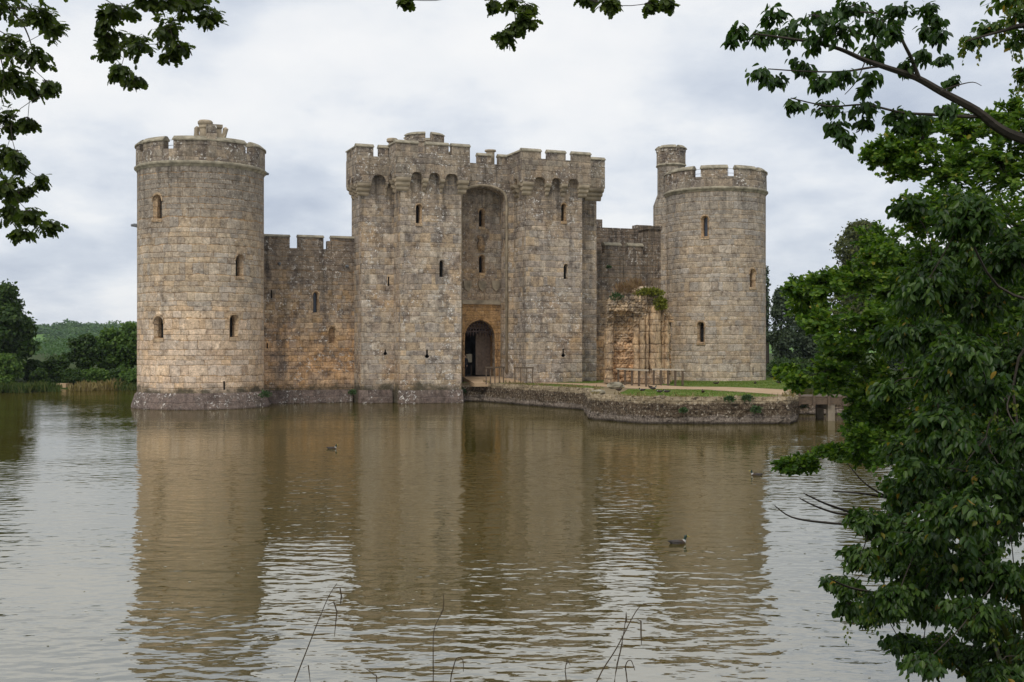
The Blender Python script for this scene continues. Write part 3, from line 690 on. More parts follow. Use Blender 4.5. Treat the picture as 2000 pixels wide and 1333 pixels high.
# inner wall
dx0, dx1 = U(905, yI), U(968, yI); dxc = (dx0 + dx1) / 2; dw = dx1 - dx0
zfl = 1.9; zda, zds = zf(624, 936, yI), zf(668, 936, yI)
pts = [(bx0 - .5, 1.4), (dx0, 1.4), (dx0, zds)]
for k in range(1, 12):
    q = k / 12; a = math.pi * q
    pts.append((dxc - dw / 2 * math.cos(a), zds + (zda - zds) * (math.sin(a) ** .72 * .9 + .1 * (1 - abs(2 * q - 1)))))
arch_in = pts[1:]
pts = pts + [(dx1, zds), (dx1, 1.4), (bx1 + .5, 1.4), (bx1 + .5, zBs - .3), (bx0 - .5, zBs - .3)]
m = MB(); m.prism([(x, yI, z) for x, z in pts], (0, .7, 0))
inner = m.build('recess_wall', mat_gate, gate)
cut(inner, [fwin(941, .52, 444, 409, yI, inner, slit=.6), fwin(941, .52, 534, 499, yI, inner, slit=.6)])
uv_map(inner.data, 'box')
# ochre surround of the door with its square label
zlab = zf(595, 940, yI)
lx0, lx1 = U(901, yI), U(977, yI)
o = [(lx0, zlab), (lx0, zfl)] + arch_in[0:1] + arch_in[1:] + [(dx1, zds), (dx1, zfl), (lx1, zfl), (lx1, zlab)]
o = [(lx0, zfl), (dx0 - .0, zfl)] + arch_in[1:] + [(dx1, zds), (dx1, zfl), (lx1, zfl), (lx1, zlab), (lx0, zlab)]
m = MB(); m.prism([(x, yI - .05, z) for x, z in o], (0, .047, 0)); m.build('door_surround', mat_orange, inner, uv='box')
m = MB(); m.box(lx0 - .1, lx1 + .14, yI - .24, yI, zlab, zlab + .34); m.box(lx1, lx1 + .13, yI - .2, yI, zfl, zlab - .003); m.build('label_moulding', mat_corbel, inner)
# inner moulded order of the arch
m = MB(); m.tube([(x, yI - .06, z) for x, z in arch_in[0:1] + arch_in[1:] + [(dx1, zds), (dx1, 1.9)]], .09, 8); m.build('arch_moulding', mat_orange, inner, uv='box')
# second, lower arch behind, floor to head, with the door leaf
yD = yI + 1.5
zd2, zs2 = zf(640, 936, yD), zf(670, 936, yD)
ex0, ex1 = U(903, yD), U(962, yD); exc, ew = (ex0 + ex1) / 2, ex1 - ex0
pts = [(bx0 - .5, 1.4), (ex0, 1.4), (ex0, zs2)] + [(exc - ew / 2 * math.cos(math.pi * k / 12), zs2 + (zd2 - zs2) * math.sin(math.pi * k / 12) ** .75) for k in range(1, 12)] + [(ex1, zs2), (ex1, 1.4), (bx1 + .5, 1.4), (bx1 + .5, 9.0), (bx0 - .5, 9.0)]
m = MB(); m.prism([(x, yD, z) for x, z in pts], (0, .5, 0)); m.build('inner_arch', mat_orange, gate, uv='box')
m = MB()     # passage: side walls, vault, back wall, floor
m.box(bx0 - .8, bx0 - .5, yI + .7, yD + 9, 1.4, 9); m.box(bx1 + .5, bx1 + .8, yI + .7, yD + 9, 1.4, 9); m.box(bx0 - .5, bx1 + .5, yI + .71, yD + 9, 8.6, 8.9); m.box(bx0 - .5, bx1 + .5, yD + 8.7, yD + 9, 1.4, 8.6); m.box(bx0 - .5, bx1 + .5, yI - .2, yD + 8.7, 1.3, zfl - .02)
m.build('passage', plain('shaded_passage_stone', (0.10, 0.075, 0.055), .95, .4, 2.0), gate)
# portcullis
m = MB(); yP = yI + .75; zpb = zf(652, 936, yP); zpt = zda + .3
n = 13
for i in range(n):
    x = dx0 - .1 + (dw + .2) * i / (n - 1); m.box(x - .055, x + .055, yP, yP + .09, zpb, zpt)
    m.add([(x - .055, yP, zpb), (x + .055, yP, zpb), (x + .055, yP + .09, zpb), (x - .055, yP + .09, zpb), (x, yP + .045, zpb - .28)], [(0, 1, 4), (1, 2, 4), (2, 3, 4), (3, 0, 4)])
k = 0; z = zpb + .12
while z < zpt: m.box(dx0 - .12, dx1 + .12, yP - .03, yP - .002, z, z + .11); z += .27
m.build('portcullis', mat_iron, gate)
# half-open plank door, right leaf closed
m = MB(); yL = yD + .55; lx_a, lx_b = U(929, yL), U(962, yL) + .1; zl1 = zf(652, 945, yL)
npl = 6
for i in range(npl):
    a = lx_a + (lx_b - lx_a) * i / npl; b = lx_a + (lx_b - lx_a) * (i + 1) / npl
    m.box(a + .006, b - .006, yL, yL + .08, zfl + .05, zl1 + (.25 if 0 < i else .0))
for z in (zfl + .3, zf(703, 945, yL), zf(675, 945, yL)): m.box(lx_a, lx_b, yL - .04, yL - .002, z, z + .14)
leaf = m.build('door', mat_door, gate)
# carved shields and helm
for px in (913, 941.5, 968):
    yS = yI - .003; c = U(px, yS); zz0 = zf(549, px, yS); w = 8.6 / F * 92; m = MB()
    o = [(-w, 0), (w, 0), (w, -.35), (w * .72, -.62), (0, -.88), (-w * .72, -.62), (-w, -.35)]
    m.prism([(c + x, yS - .12, zz0 + z) for x, z in o], (0, .115, 0))
    for xx in (-.45, 0.0, .45): m.box(c + w * xx - .03, c + w * xx + .03, yS - .15, yS - .122, zz0 - .55, zz0 - .06)
    m.build('carved_shield', mat_corbel, inner)
m = MB(); c = U(938, yI); zz0 = zf(490, 938, yI); zz1 = zf(462, 938, yI)
m.tube([(c + .05, yI - .1, zz0), (c - .05, yI - .22, zz0 + .35), (c + .0, yI - .2, zz1 - .3), (c - .1, yI - .22, zz1 - .1), (c - .32, yI - .2, zz1)], [.2, .27, .2, .17, .08], 8)
m.tube([(c + .2, yI - .1, zz0 - .05), (c + .26, yI - .16, zz0 + .5), (c + .16, yI - .12, zz1 - .15)], [.09, .11, .06], 6)
m.build('carved_helm', mat_dress, inner, uv='box')
# turret and chimney standing behind the left front parapet
tyy = 3.4; tcx = U(829, tyy); tdd = wl(tcx, tyy)[1]; trr = 41.0 / F * tdd; zq = lambda py: EYE + (HY - py) / F * (tdd - trr)
m = MB(); m.lathe(tcx, tyy, [(trr, zsil - 3), (trr, zq(276))], 8); gt = m.build('roof_turret', mat_para, gate, uv='box')
hG = lambda px: hit(px, tcx, tyy, trr)
for a0, a1 in norm_spans([(hG(831), hG(791)), (hG(867.5), hG(843.5))]) + [(hG(830) + 2.2, hG(830) + 3.1), (hG(830) - 2.6, hG(830) - 1.9)]:
    m = MB(); m.arc(tcx, tyy, [(trr - .45, zq(276.1)), (trr, zq(276.1)), (trr, zq(262)), (trr - .45, zq(262))], a0, a1, 3)
    m.arc(tcx, tyy, [(trr - .5, zq(262)), (trr + .09, zq(262)), (trr + .08, zq(260.5)), (trr - .15, zq(256.5)), (trr - .35, zq(256.5))], a0, a1, 3, 1)
    m.build('merlon', [mat_para, mat_cope], gt, uv='box')
m = MB(); c = U(766, 3.0); z0 = Z(271, c, 3.0)
m.lathe(c, 3.0, [(.3, zsil - 2), (.3, z0 - .35), (.46, z0 - .25), (.46, z0 - .08), (.38, z0)], 10); m.build('chimney', mat_corbel, gate)

# ---- curtain walls
m = MB(); wx0, wx1 = 2.5, gx['lr0'] + .5
zcs = zf(485, 575, yC); zct = zf(458, 605, yC)
m.box(wx0, wx1, yC, yC + 2.0, -1.6, zcs); cl_ = m.build('curtain_wall', mat_curt, castle)
cl_['label'] = 'left curtain wall with blocked lancets between tower and gatehouse'
cs = [fwin(617, .46, 611, 571, yC, cl_, slit=.7, glaze=None, gl=mat_glass) if False else window(face_frame(U(617, yC), yC), .5, zf(612, 617, yC), zf(570, 617, yC), cl_, slit=.62, glaze=mat_glass),
      window(face_frame(U(649, yC), yC), .58, zf(672, 649, yC), zf(638, 649, yC), cl_, slit=.8, depth=.14, glaze=mat_curt, sill=False),
      fslit(530, .10, 583, 567, yC, cl_), fslit(522, .10, 681, 671, yC, cl_)]
cut(cl_, cs); uv_map(cl_.data, 'box')
for pa, pb, py in ((516, 566, 457.5), (583, 632, 459), (648, 698, 461)):
    straight_merlon((max(U(pa, yC), 3.2), yC), (min(U(pb, yC), gx['lr0'] - .003), yC), (0, 1), zcs, zf(py, (pa + pb) / 2, yC), cl_, .6, .2, mat_curt)
m = MB(); m.box(U(640, yC), U(648, yC) - .05, yC + .08, yC + .6, zcs, zf(471, 644, yC)); m.build('broken_merlon', mat_curt, cl_, uv='box')
m = MB(); m.prism([(3.5, yC - .35, -1.6), (3.5, yC - .33, .3), (3.5, yC - .14, .95), (3.5, yC + .3, 1.05), (3.5, yC + .3, -1.6)], (gx['lr0'] - 3.5 - .21, 0, 0)); m.build('plinth', mat_plinth, cl_, uv='box')
for px, py in ((545, 516), (677, 521)): spout(U(px, yC), yC + .1, zf(py, px, yC), .02, -.5, cl_)
# right curtain
m = MB(); wx2, wx3 = gx['rr1'] - .5, RX - 2.5
zrs, zrt = zf(496, 1220, yC), zf(474, 1220, yC)
m.box(wx2, wx3, yC, yC + 1.8, -1.6, zrs); cr_ = m.build('curtain_wall', mat_curt, castle, uv='box'); cr_['label'] = 'right curtain wall with low merlons behind the ruined barbican'
for pa, pb in ((1181, 1213), (1227, 1256)): straight_merlon((U(pa, yC), yC), (U(pb, yC), yC), (0, 1), zrs, zrt, cr_, .55, .3, mat_curt)
m = MB(); zb_ = zf(449, 1283, yC - .3); m.box(U(1266, yC - .3), U(1301, yC - .3), yC - .3, yC + 1.5, 3.0, zb_); m.box(U(1266, yC - .3) - .12, U(1301, yC - .3), yC - .42, yC + 1.6, zb_, zb_ + .3, 0)
m.build('wall_turret', mat_curt, cr_, uv='box')
m = MB(); m.box(U(1150, yC - .15), U(1181, yC) - .3, yC + .05, yC + 1.0, zrs, zf(489, 1170, yC)); m.build('broken_merlon', mat_curt, cr_, uv='box')
yK = 9.0
m = MB(); m.box(gx['rr1'] - 1.5, RX - 1, yK, yK + .8, 2.0, zf(446, 1210, yK)); rng_w = m.build('range_wall', mat_curt, castle, uv='box'); rng_w['label'] = 'broken inner range wall seen over the right curtain'
m = MB(); m.box(U(1163, yK), U(1176, yK), yK - .05, yK + .85, zf(446, 1210, yK), zf(429, 1170, yK)); m.build('broken_merlon', mat_curt, rng_w, uv='box')
m = MB(); m.box(U(1243, yK), U(1272, yK), yK - .05, yK + .85, zf(446, 1210, yK), zf(440, 1250, yK)); m.build('broken_merlon', mat_curt, rng_w, uv='box')
# hidden sides of the castle: back towers and walls round the court
bxy = (CAML[0] * -40 / math.hypot(*CAML) + 1.2, CAML[1] * -40 / math.hypot(*CAML))
for cx_, cy_ in (bxy, (RX, 40.0)):
    m = MB(); m.lathe(cx_, cy_, [(4.2, -1.6), (4.2, 15.5)], 48); m.build('round_tower', mat_rtower, castle, uv=('cyl', cx_, cy_, 4.2))
m = MB(); k0, k1 = 0.1, 0.9; m.prism([(bxy[0] * k0 - .8, bxy[1] * k0, -1.6), (bxy[0] * k0 + .8, bxy[1] * k0, -1.6), (bxy[0] * k1 + .8, bxy[1] * k1, -1.6), (bxy[0] * k1 - .8, bxy[1] * k1, -1.6)], (0, 0, 13.0)); m.build('curtain_wall', mat_curt, castle, uv='box')
m = MB(); m.box(RX - .9, RX + .9, 4.0, 36.2, -1.6, 11.5); m.build('curtain_wall', mat_curt, castle, uv='box')
m = MB(); m.box(bxy[0] + 3.5, RX - 3.9, 39, 41, -1.6, 11.5); m.build('curtain_wall', mat_curt, castle, uv='box')
m = MB(); m.prism([(1.0, yC + 1.9, -1.6), (RX - 1, yC + 1.9, -1.6), (RX - 1, 39, -1.6), (bxy[0] + 1, 39, -1.6)], (0, 0, 2.8)); cy_o = m.build('courtyard', mat_sand, castle)

# ------------------------------------------------------------------ causeway, octagon island, lawn
def lvl(px, py, z=0.0):
    d = ground_d(py, z); return ((px - CX) / F * d, d)
ZT = 1.45
plat = [(-5.2, 96.5), (-4.15, 92.6), (-2.2, 92.4), (5.75, 79.2), (4.9, 70.0), (7.5, 66.3), (15.3, 66.0), (16.5, 68.6), (17.2, 72.5), (19.5, 80.0), (22.6, 93.0), (24.0, 100.0), (24.5, 108.0), (10.0, 108.0)]
def sheet(name, pts, z, mat, kind='structure', thick=None):
    bm = bmesh.new(); vs = [bm.verts.new((x, y, z)) for x, y in pts]; bm.faces.new(vs)
    bmesh.ops.triangulate(bm, faces=bm.faces[:])
    me = bpy.data.meshes.new(name); bm.normal_update(); bm.faces.ensure_lookup_table()
    if bm.faces[0].normal.z < 0: bmesh.ops.reverse_faces(bm, faces=bm.faces[:])
    bm.to_mesh(me); bm.free(); return tag(link(name, me, mat), kind=kind)
m = MB(); m.prism([(x, y, -1.6) for x, y in plat], (0, 0, ZT + 1.6))
tag(m.build('causeway', mat_dry), kind='structure')
def inset(pts, k):
    c = Vector((sum(p[0] for p in pts) / len(pts), sum(p[1] for p in pts) / len(pts))); return pts
lawn1 = [(6.6, 72.2), (6.9, 69.8), (8.4, 67.9), (14.6, 67.6), (15.6, 68.8), (15.4, 71.2), (13.9, 74.6), (12.6, 78.0), (10.2, 78.8), (7.8, 79.0)]
lawn2 = [(12.4, 84.4), (15.2, 83.8), (17.2, 81.6), (18.7, 77.9), (19.3, 81.0), (22.2, 93.2), (23.5, 100), (23.5, 107), (11, 107), (9.5, 97), (10.5, 90)]
lawn3 = [(-1.4, 92.0), (0.4, 89.0), (3.4, 84.0), (5.6, 80.6), (6.4, 81.4), (5.6, 85.0), (3.6, 88.8), (0.6, 92.0)]
lawn4 = [(-5.0, 96.2), (-4.0, 93.0), (-2.4, 92.8), (-2.6, 94.2), (-3.2, 95.6)]
lawn5 = [(2.0, 98.5), (3.4, 93.6), (6.0, 91.5), (7.0, 93), (8.4, 98), (8, 100.5), (2.5, 100.5)]
m = MB()
for L in (lawn1, lawn2, lawn3, lawn4, lawn5):
    m.add([(x, y, ZT + .004) for x, y in L], [tuple(range(len(L)))])
me = m.mesh('lawn'); bm = bmesh.new(); bm.from_mesh(me)
bmesh.ops.triangulate(bm, faces=bm.faces[:]); bm.normal_update()
for f in bm.faces:
    if f.normal.z < 0: f.normal_flip()
bm.to_mesh(me); bm.free(); tag(link('lawn', me, mat_lawn), kind='structure')
path = [(-4.4, 97.2), (-3.0, 95.9), (-1.2, 93.0), (1.2, 92.6), (4.0, 89.6), (6.6, 84.4), (8.6, 80.2), (10.6, 79.4), (13.0, 78.6), (14.4, 74.8), (16.3, 70.0), (16.75, 69.2), (17.2, 72.3), (18.4, 76.6), (16.8, 81.2), (14.9, 83.2), (12.4, 83.8), (9.8, 89.6), (8.4, 91.6), (5.4, 91.1), (3.2, 93.2), (1.6, 98.3), (-1.5, 98.3)]
sheet('path', path, ZT + .008, mat_sand)
# ramp up to the threshold
m = MB(); gxw = [wl(U(905, yI) - .1, yI - .2), wl(U(968, yI) + .4, yI - .2)]; g2 = [wl(U(905, yI) - .4, yB - 2.4), wl(U(968, yI) + 1.2, yB - 2.4)]
m.add([(*gxw[0], zfl - .02), (*gxw[1], zfl - .02), (*g2[1], ZT + .012), (*g2[0], ZT + .012), (*gxw[0], 1.2), (*gxw[1], 1.2), (*g2[1], 1.2), (*g2[0], 1.2)], [(0, 1, 2, 3), (0, 4, 5, 1), (1, 5, 6, 2), (2, 6, 7, 3), (3, 7, 4, 0)])
tag(m.build('ramp', mat_sand), kind='structure')
# retaining walls: rough battered stone, subdivided and roughened
def rough_wall(name, pts, z1, mat, label, cat, cope=True, seed=0, amp=0.12, lean=0.14):
    pts = [Vector((x, y)) for x, y in pts]; cols = []
    cum = [0.0]
    for a, b in zip(pts[:-1], pts[1:]): cum.append(cum[-1] + (b - a).length)
    n = int(cum[-1] / 0.35); rows = 8; rg = np.random.default_rng(seed); vs = []; fs = []; uvs = []
    for i in range(n + 1):
        s = cum[-1] * i / n; k = min(max(j for j in range(len(cum)) if cum[j] <= s + 1e-6), len(pts) - 2)
        q = pts[k].lerp(pts[k + 1], (s - cum[k]) / (cum[k + 1] - cum[k])); d = (pts[k + 1] - pts[k]).normalized(); nn = Vector((d.y, -d.x))
        for r in range(rows + 1):
            zz = -0.6 + (z1 + 0.6) * r / rows + (rg.normal(0, .025) if r == rows else 0)
            o = lean * (1 - r / rows) + rg.normal(0, amp * .28) + amp * .6 * math.sin(s * 1.3 + r * .7 + seed)
            if r == 2: o -= 0.10
            if r == rows: o += 0.02
            vs.append((q.x + nn.x * o, q.y + nn.y * o, zz)); uvs.append((s, zz))
        vs.append((q.x - nn.x * .55, q.y - nn.y * .55, z1 + rg.normal(0, .03))); uvs.append((s, z1 + .6))
        vs.append((q.x - nn.x * .6, q.y - nn.y * .6, -0.6)); uvs.append((s, z1 + .9))
    w = rows + 3
    for i in range(n):
        for r in range(w):
            r2 = (r + 1) % w; fs.append((i * w + r, (i + 1) * w + r, (i + 1) * w + r2, i * w + r2))
    fs += [tuple(range(w - 1, -1, -1)), tuple(n * w + r for r in range(w))]
    me = bpy.data.meshes.new(name); me.from_pydata(vs, [], fs); lay = me.uv_layers.new(name='UVMap')
    for l in me.loops: lay.data[l.index].uv = uvs[l.vertex_index]
    bm = bmesh.new(); bm.from_mesh(me); bmesh.ops.recalc_face_normals(bm, faces=bm.faces); bm.to_mesh(me); bm.free()
    o = link(name, me, mat); return tag(o, label, cat)
rough_wall('retaining_wall', [(4.85, 79.0), (4.7, 70.0), (7.4, 66.1), (15.4, 65.8), (16.7, 68.7), (17.3, 72.5)], ZT + .05, mat_wallmoss, 'low mossy stone wall round the octagonal island standing forward in the moat', 'stone wall', seed=2)
rough_wall('retaining_wall', [(-2.3, 92.3), (0.7, 87.2), (0.95, 86.5), (1.25, 86.3), (5.6, 78.9)], ZT + .02, mat_wallmoss, 'low crumbling stone wall along the causeway between gatehouse and island', 'stone wall', seed=5, amp=.09)
rough_wall('retaining_wall', [(-4.6, 92.4), (-2.25, 92.2)], ZT - .15, mat_wallmoss, 'short sunken brick-like wall beside the left gate tower foot', 'stone wall', seed=8, amp=.06)
# boulders lying at the head of the island
def boulder(px, py, d, w, h, label):
    m = MB(); x, y = (px - CX) / F * d, d; rg = np.random.default_rng(int(px)); vs = []; fs = []; n = 10
    for j in range(6):
        a = math.pi * j / 5
        for i in range(n):
            b = 2 * math.pi * i / n; r = 1 + .16 * rg.normal()
            vs.append((x + w / 2 * math.sin(a) * math.cos(b) * r, y + w * .35 * math.sin(a) * math.sin(b) * r, ZT + h * .45 - h * .55 * math.cos(a)))
    for j in range(5):
        fs += [(j * n + i, j * n + (i + 1) % n, (j + 1) * n + (i + 1) % n, (j + 1) * n + i) for i in range(n)]
    m.add(vs, fs); o = m.build('boulder', mat_cope); tag(o, label, 'boulder')
boulder(1203, 752, 79.6, 1.15, .5, 'pale flat boulder lying at the corner where causeway meets island')
boulder(1170, 772, 71.0, .9, .3, 'worn pale capping stone at the left corner of the island wall')

# ------------------------------------------------------------------ barbican ruin
bar_ = empty('barbican_ruin', (9.6, 89.5, ZT)); tag(bar_, 'ochre ruined barbican fragment with clustered piers and grass growing on top', 'ruin')
mat_rub = masonry('barbican_rubble', 0.36, 0.24, [(0.50, 0.37, 0.22), (0.47, 0.33, 0.18), (0.44, 0.35, 0.24), (0.54, 0.42, 0.27), (0.40, 0.30, 0.19)], (0.22, 0.14, 0.08), 0.4, 0.4, wob=0.2, orange=0.35, bd=0.07, jw=0.03, tint=1.15, drip=(3.6, 6.4, 0.6), zones=[(0.0, (1.08, .93, .80)), (0.13, (1.1, .98, .90)), (0.2, (1.0, 1.0, 1.0)), (0.4, (.85, .9, .95))])
mat_pier = masonry('barbican_pier_stone', 0.9, 0.62, [(0.47, 0.35, 0.21), (0.42, 0.315, 0.20), (0.48, 0.33, 0.18)], (0.24, 0.15, 0.08), 0.3, 0.4, orange=0.55, bd=0.06, drip=(3.4, 6.5, 0.6))
def bl(px, py, d=89.5): q = P(px, py, d); return q.x - 9.6, q.z - ZT
def ruin_core():
    rg = np.random.default_rng(11); nx, nz = 34, 46; vs = []; fs = []
    top_px = [(1184, 588), (1192, 578), (1205, 572), (1216, 582), (1228, 568), (1250, 560), (1268, 560), (1285, 568), (1293, 592), (1304, 600), (1314, 622)]
    xs_ = np.linspace(1186, 1310, nx); tp = np.interp(xs_, [a for a, b in top_px], [b for a, b in top_px]) + rg.normal(0, 2.5, nx)
    n1_ = rg.normal(0, 1, (nx, nz)); 
    for _ in range(1): n1_ = (n1_ + np.roll(n1_, 1, 0) + np.roll(n1_, 1, 1)) / 2.2
    for i in range(nx):
        for k in range(nz):
            q = k / (nz - 1); py = 747 + (tp[i] - 747) * q; x, z = bl(xs_[i] + (rg.normal(0, 1.2) if i in (0, nx - 1) else 0), py)
            o = .11 * n1_[i, k]
            if py < 640: o -= .65 * min(1, (640 - py) / 35) * (1 if xs_[i] < 1262 else .5)     # the vault's springing juts forward
            if 1200 < xs_[i] < 1238 and py > 610: o += .40                                       # recess between the piers
            if q > .9: o += .3 * (q - .9) * 10
            vs.append((x, o, z))
        for k in (nz - 1, 0):
            x, y, z = vs[i * (nz + 2) + k]; vs.append((x, 1.9 - (0.4 if k else 0), z if k else z - .05))
    w = nz + 2
    for i in range(nx - 1):
        for r in range(w):
            r2 = (r + 1) % w; fs.append((i * w + r, (i + 1) * w + r, (i + 1) * w + r2, i * w + r2))
    fs += [tuple(range(w)), tuple((nx - 1) * w + r for r in range(w - 1, -1, -1))]
    m = MB(); m.add(vs, fs); return m.build('rubble_core', mat_rub, bar_, uv='box')
ruin_core()
def pier(prof_px, py0, py1, y0, y1, taper=0.0, label=None):
    m = MB(); rg = np.random.default_rng(int(prof_px[0])); xa, z0 = bl(prof_px[0], py0); xb, z1 = bl(prof_px[1], py1)
    n = 9; rows = 14; vs = []; fs = []; c = (xa + xb) / 2; hw = (xb - xa) / 2
    for k in range(rows + 1):
        q = k / rows; z = z0 + (z1 - z0) * q; wob_ = rg.normal(0, .025)
        base = 1.22 if q < .12 else 1.0
        for i in range(n):
            a = math.pi * i / (n - 1); r = hw * base * (1 + rg.normal(0, .035))
            vs.append((c - r * math.cos(a) + wob_, y1 - (y1 - y0) * base * math.sin(a) ** .6 + rg.normal(0, .012), z))
        vs.append((c + hw * base, y1 + .5, z)); vs.append((c - hw * base, y1 + .5, z))
    w = n + 2
    for k in range(rows): fs += [(k * w + i, k * w + (i + 1) % w, (k + 1) * w + (i + 1) % w, (k + 1) * w + i) for i in range(w)]
    fs += [tuple(range(w - 1, -1, -1)), tuple(rows * w + i for i in range(w))]
    m.add(vs, fs); return m.build('pier', mat_pier, bar_, uv='box')
pier((1182, 1198), 747, 642, -.55, .2); pier((1237, 1250), 749, 640, -.35, .3); pier((1248, 1261), 749, 625, -.6, .2); pier((1259, 1268), 749, 600, -.45, .2)
pier((1267, 1291), 750, 598, -.75, .2); pier((1289, 1299), 750, 612, -.2, .4); pier((1296, 1308), 750, 625, -.4, .3)
m = MB(); xa, z0 = bl(1300, 630); xb, z1 = bl(1315, 619); m.box(xa, xb, -.35, .5, z0, z1); m.build('broken_ledge', mat_pier, bar_, uv='box')

# ------------------------------------------------------------------ timber rails
def rail(pts, h, posts, label, group, loc_z=ZT, th=0.15, top=None):
    a, b = Vector(pts[0]), Vector(pts[1]); r = empty('timber_railing', (a.x, a.y, loc_z)); tag(r, label, 'railing', group)
    d = b - a
    for k in range(posts):
        q = d * (k / (posts - 1)) * .97 + d * .015; m = MB(); m.bar((q.x, q.y, -.1), (q.x, q.y, h), th); m.build('post', mat_wood, r)
    m = MB(); m.bar((-d.x * .03, -d.y * .03, h + .045), (d.x * 1.03, d.y * 1.03, h + .045), .16, .12); m.build('top_rail', top or mat_rail, r)
    return r
def fx0(px, d): return (px - CX) / F * d
def rl(px, py): return lvl(px, py, ZT)
G = 'timber railings on the causeway'
rail([rl(1207, 751.5), rl(1263, 756)], 1.13, 5, 'five-post timber railing close against the left half of the barbican ruin', G)
rail([rl(1276, 753), rl(1334, 754.5)], 1.13, 5, 'five-post timber railing in front of the right half of the barbican and the tower', G)
rail([(fx0(949, 90.6), 90.6), (fx0(984, 91.6), 91.6)], 1.15, 5, 'small timber railing just outside the gate arch', G, th=.09, loc_z=1.5, top=mat_wood)
rail([(fx0(1005, 91.8), 91.8), (fx0(1041, 91.4), 91.4)], 1.15, 4, 'thin timber railing at the foot of the right gate tower', G, th=.08, loc_z=1.46, top=mat_wood)
# foot bridge on the right
br = empty('footbridge', (16.6, 70.0, 0)); tag(br, 'low timber footbridge on concrete piers leading right from the island', 'footbridge')
m = MB()
for k in range(60): m.box(.1 + k * .33, .41 + k * .33, -1.4 + .0, 1.6, ZT - .12, ZT - .03)
m.build('deck', mat_wood, br)
m = MB(); m.box(0, 20, -1.5, -1.3, ZT - .48, ZT - .125); m.box(0, 20, 1.4, 1.6, ZT - .48, ZT - .125); m.build('beam', mat_wood, br)
mat_conc = plain('weathered_concrete', (0.20, 0.165, 0.12), .9, .3, 3.0)
for x in (2.0, 9.0, 16.0):
    m = MB(); m.box(x - .2, x + .2, -1.45, -1.05, -1.5, ZT - .49); m.box(x - .2, x + .2, 1.0, 1.4, -1.5, ZT - .49); m.box(x - .18, x + .18, -1.04, .99, ZT - .8, ZT - .5); m.build('pier', mat_conc, br)
for k in range(16):
    m = MB(); m.box(.02 + k * .86, .16 + k * .86, -1.66, -1.51, ZT - .55, ZT + (.62 if k == 0 else .32)); m.build('post', mat_wood, br)
rough_wall('retaining_wall', [(16.9, 75.5), (24.0, 74.0), (38.0, 73.0)], ZT - .3, mat_wallmoss, 'reddish stone wall in the shade behind the footbridge', 'stone wall', seed=9, amp=.08)

# ------------------------------------------------------------------ foliage
def leaf_mat(name, c0, c1, c2, trans=0.35, gloss=0.35, yellow=None):
    m, t = material(name)
    r = t.n('ShaderNodeAttribute', attribute_name='rnd').outputs['Fac']
    st = [(0.0, c0), (0.45, c1), (0.982, c2)] + ([(0.997, yellow)] if yellow else [])
    col = t.ramp(r, st)
    d = t.n('ShaderNodeBsdfPrincipled', {'Base Color': col, 'Roughness': 0.42}); d.inputs['Specular IOR Level'].default_value = gloss
    tr = t.n('ShaderNodeBsdfTranslucent', {'Color': t.mix(1.0, col, (1.5, 1.6, 0.55), 'MULTIPLY')})
    mx = t.n('ShaderNodeMixShader', {0: trans, 1: d.outputs[0], 2: tr.outputs[0]})
    t.t.links.new(mx.outputs[0], t.n('ShaderNodeOutputMaterial').inputs[0]); return m
OAK = [(0, 0), (.05, .10), (.17, .20), (.10, .30), (.26, .42), (.16, .53), (.31, .67), (.19, .77), (.20, .90), (0, 1)]
OAKS = [(0, 0), (.16, .22), (.12, .32), (.29, .52), (.2, .6), (.26, .82), (0, 1)]
OVAL = [(0, 0), (.12, .10), (.25, .30), (.28, .48), (.20, .74), (.07, .92), (0, 1)]
CARD = [(0, 0), (.34, .25), (.42, .62), (0, 1)]
BLADE = [(0, 0), (.03, .3), (.02, .7), (0, 1)]
def leaves(name, pos, ydir, nrm, size, shape, rnd, mat, parent=None, fold=0.25, curl=0.25):
    """one mesh of many leaves: pos,ydir,nrm (N,3), size (N)"""
    pos, ydir, nrm = (np.asarray(a, float) for a in (pos, ydir, nrm)); N = len(pos)
    y = ydir / (np.linalg.norm(ydir, axis=1, keepdims=True) + 1e-9)
    x = np.cross(y, nrm); x /= (np.linalg.norm(x, axis=1, keepdims=True) + 1e-9); z = np.cross(x, y)
    pr = [(a, b, fold * a - curl * b * b) for a, b in shape]; pl = [(-a, b, fold * a - curl * b * b) for a, b in shape[1:-1]]
    T = np.array(pr + pl); k = len(shape); n = len(T)
    right = list(range(k)); left = [0] + [k + i for i in range(k - 2)] + [k - 1]; left = left[::-1]
    V = pos[:, None, :] + np.asarray(size)[:, None, None] * (T[None, :, 0, None] * x[:, None, :] + T[None, :, 1, None] * y[:, None, :] + T[None, :, 2, None] * z[:, None, :])
    me = bpy.data.meshes.new(name); me.vertices.add(N * n); me.vertices.foreach_set('co', V.astype(np.float32).ravel())
    fi = np.concatenate([np.array(right)[None, :] + np.arange(N)[:, None] * n, np.array(left)[None, :] + np.arange(N)[:, None] * n], 1).ravel()
    me.loops.add(len(fi)); me.loops.foreach_set('vertex_index', fi.astype(np.int32))
    me.polygons.add(2 * N); me.polygons.foreach_set('loop_start', (np.arange(2 * N) * k).astype(np.int32))
    at = me.attributes.new('rnd', 'FLOAT', 'FACE'); at.data.foreach_set('value', np.repeat(np.asarray(rnd), 2).astype(np.float32))
    me.update(calc_edges=True); me.validate()
    return link(name, me, mat, parent)
def unit(n):
    v = rng.normal(size=(n, 3)); return v / np.linalg.norm(v, axis=1, keepdims=True)
mat_bark = plain('bark', (0.055, 0.045, 0.035), .95, .4, 12.0)
mat_far1 = leaf_mat('dark_broadleaf', (0.022, 0.048, 0.012), (0.040, 0.076, 0.018), (0.075, 0.12, 0.028), .3, .15)
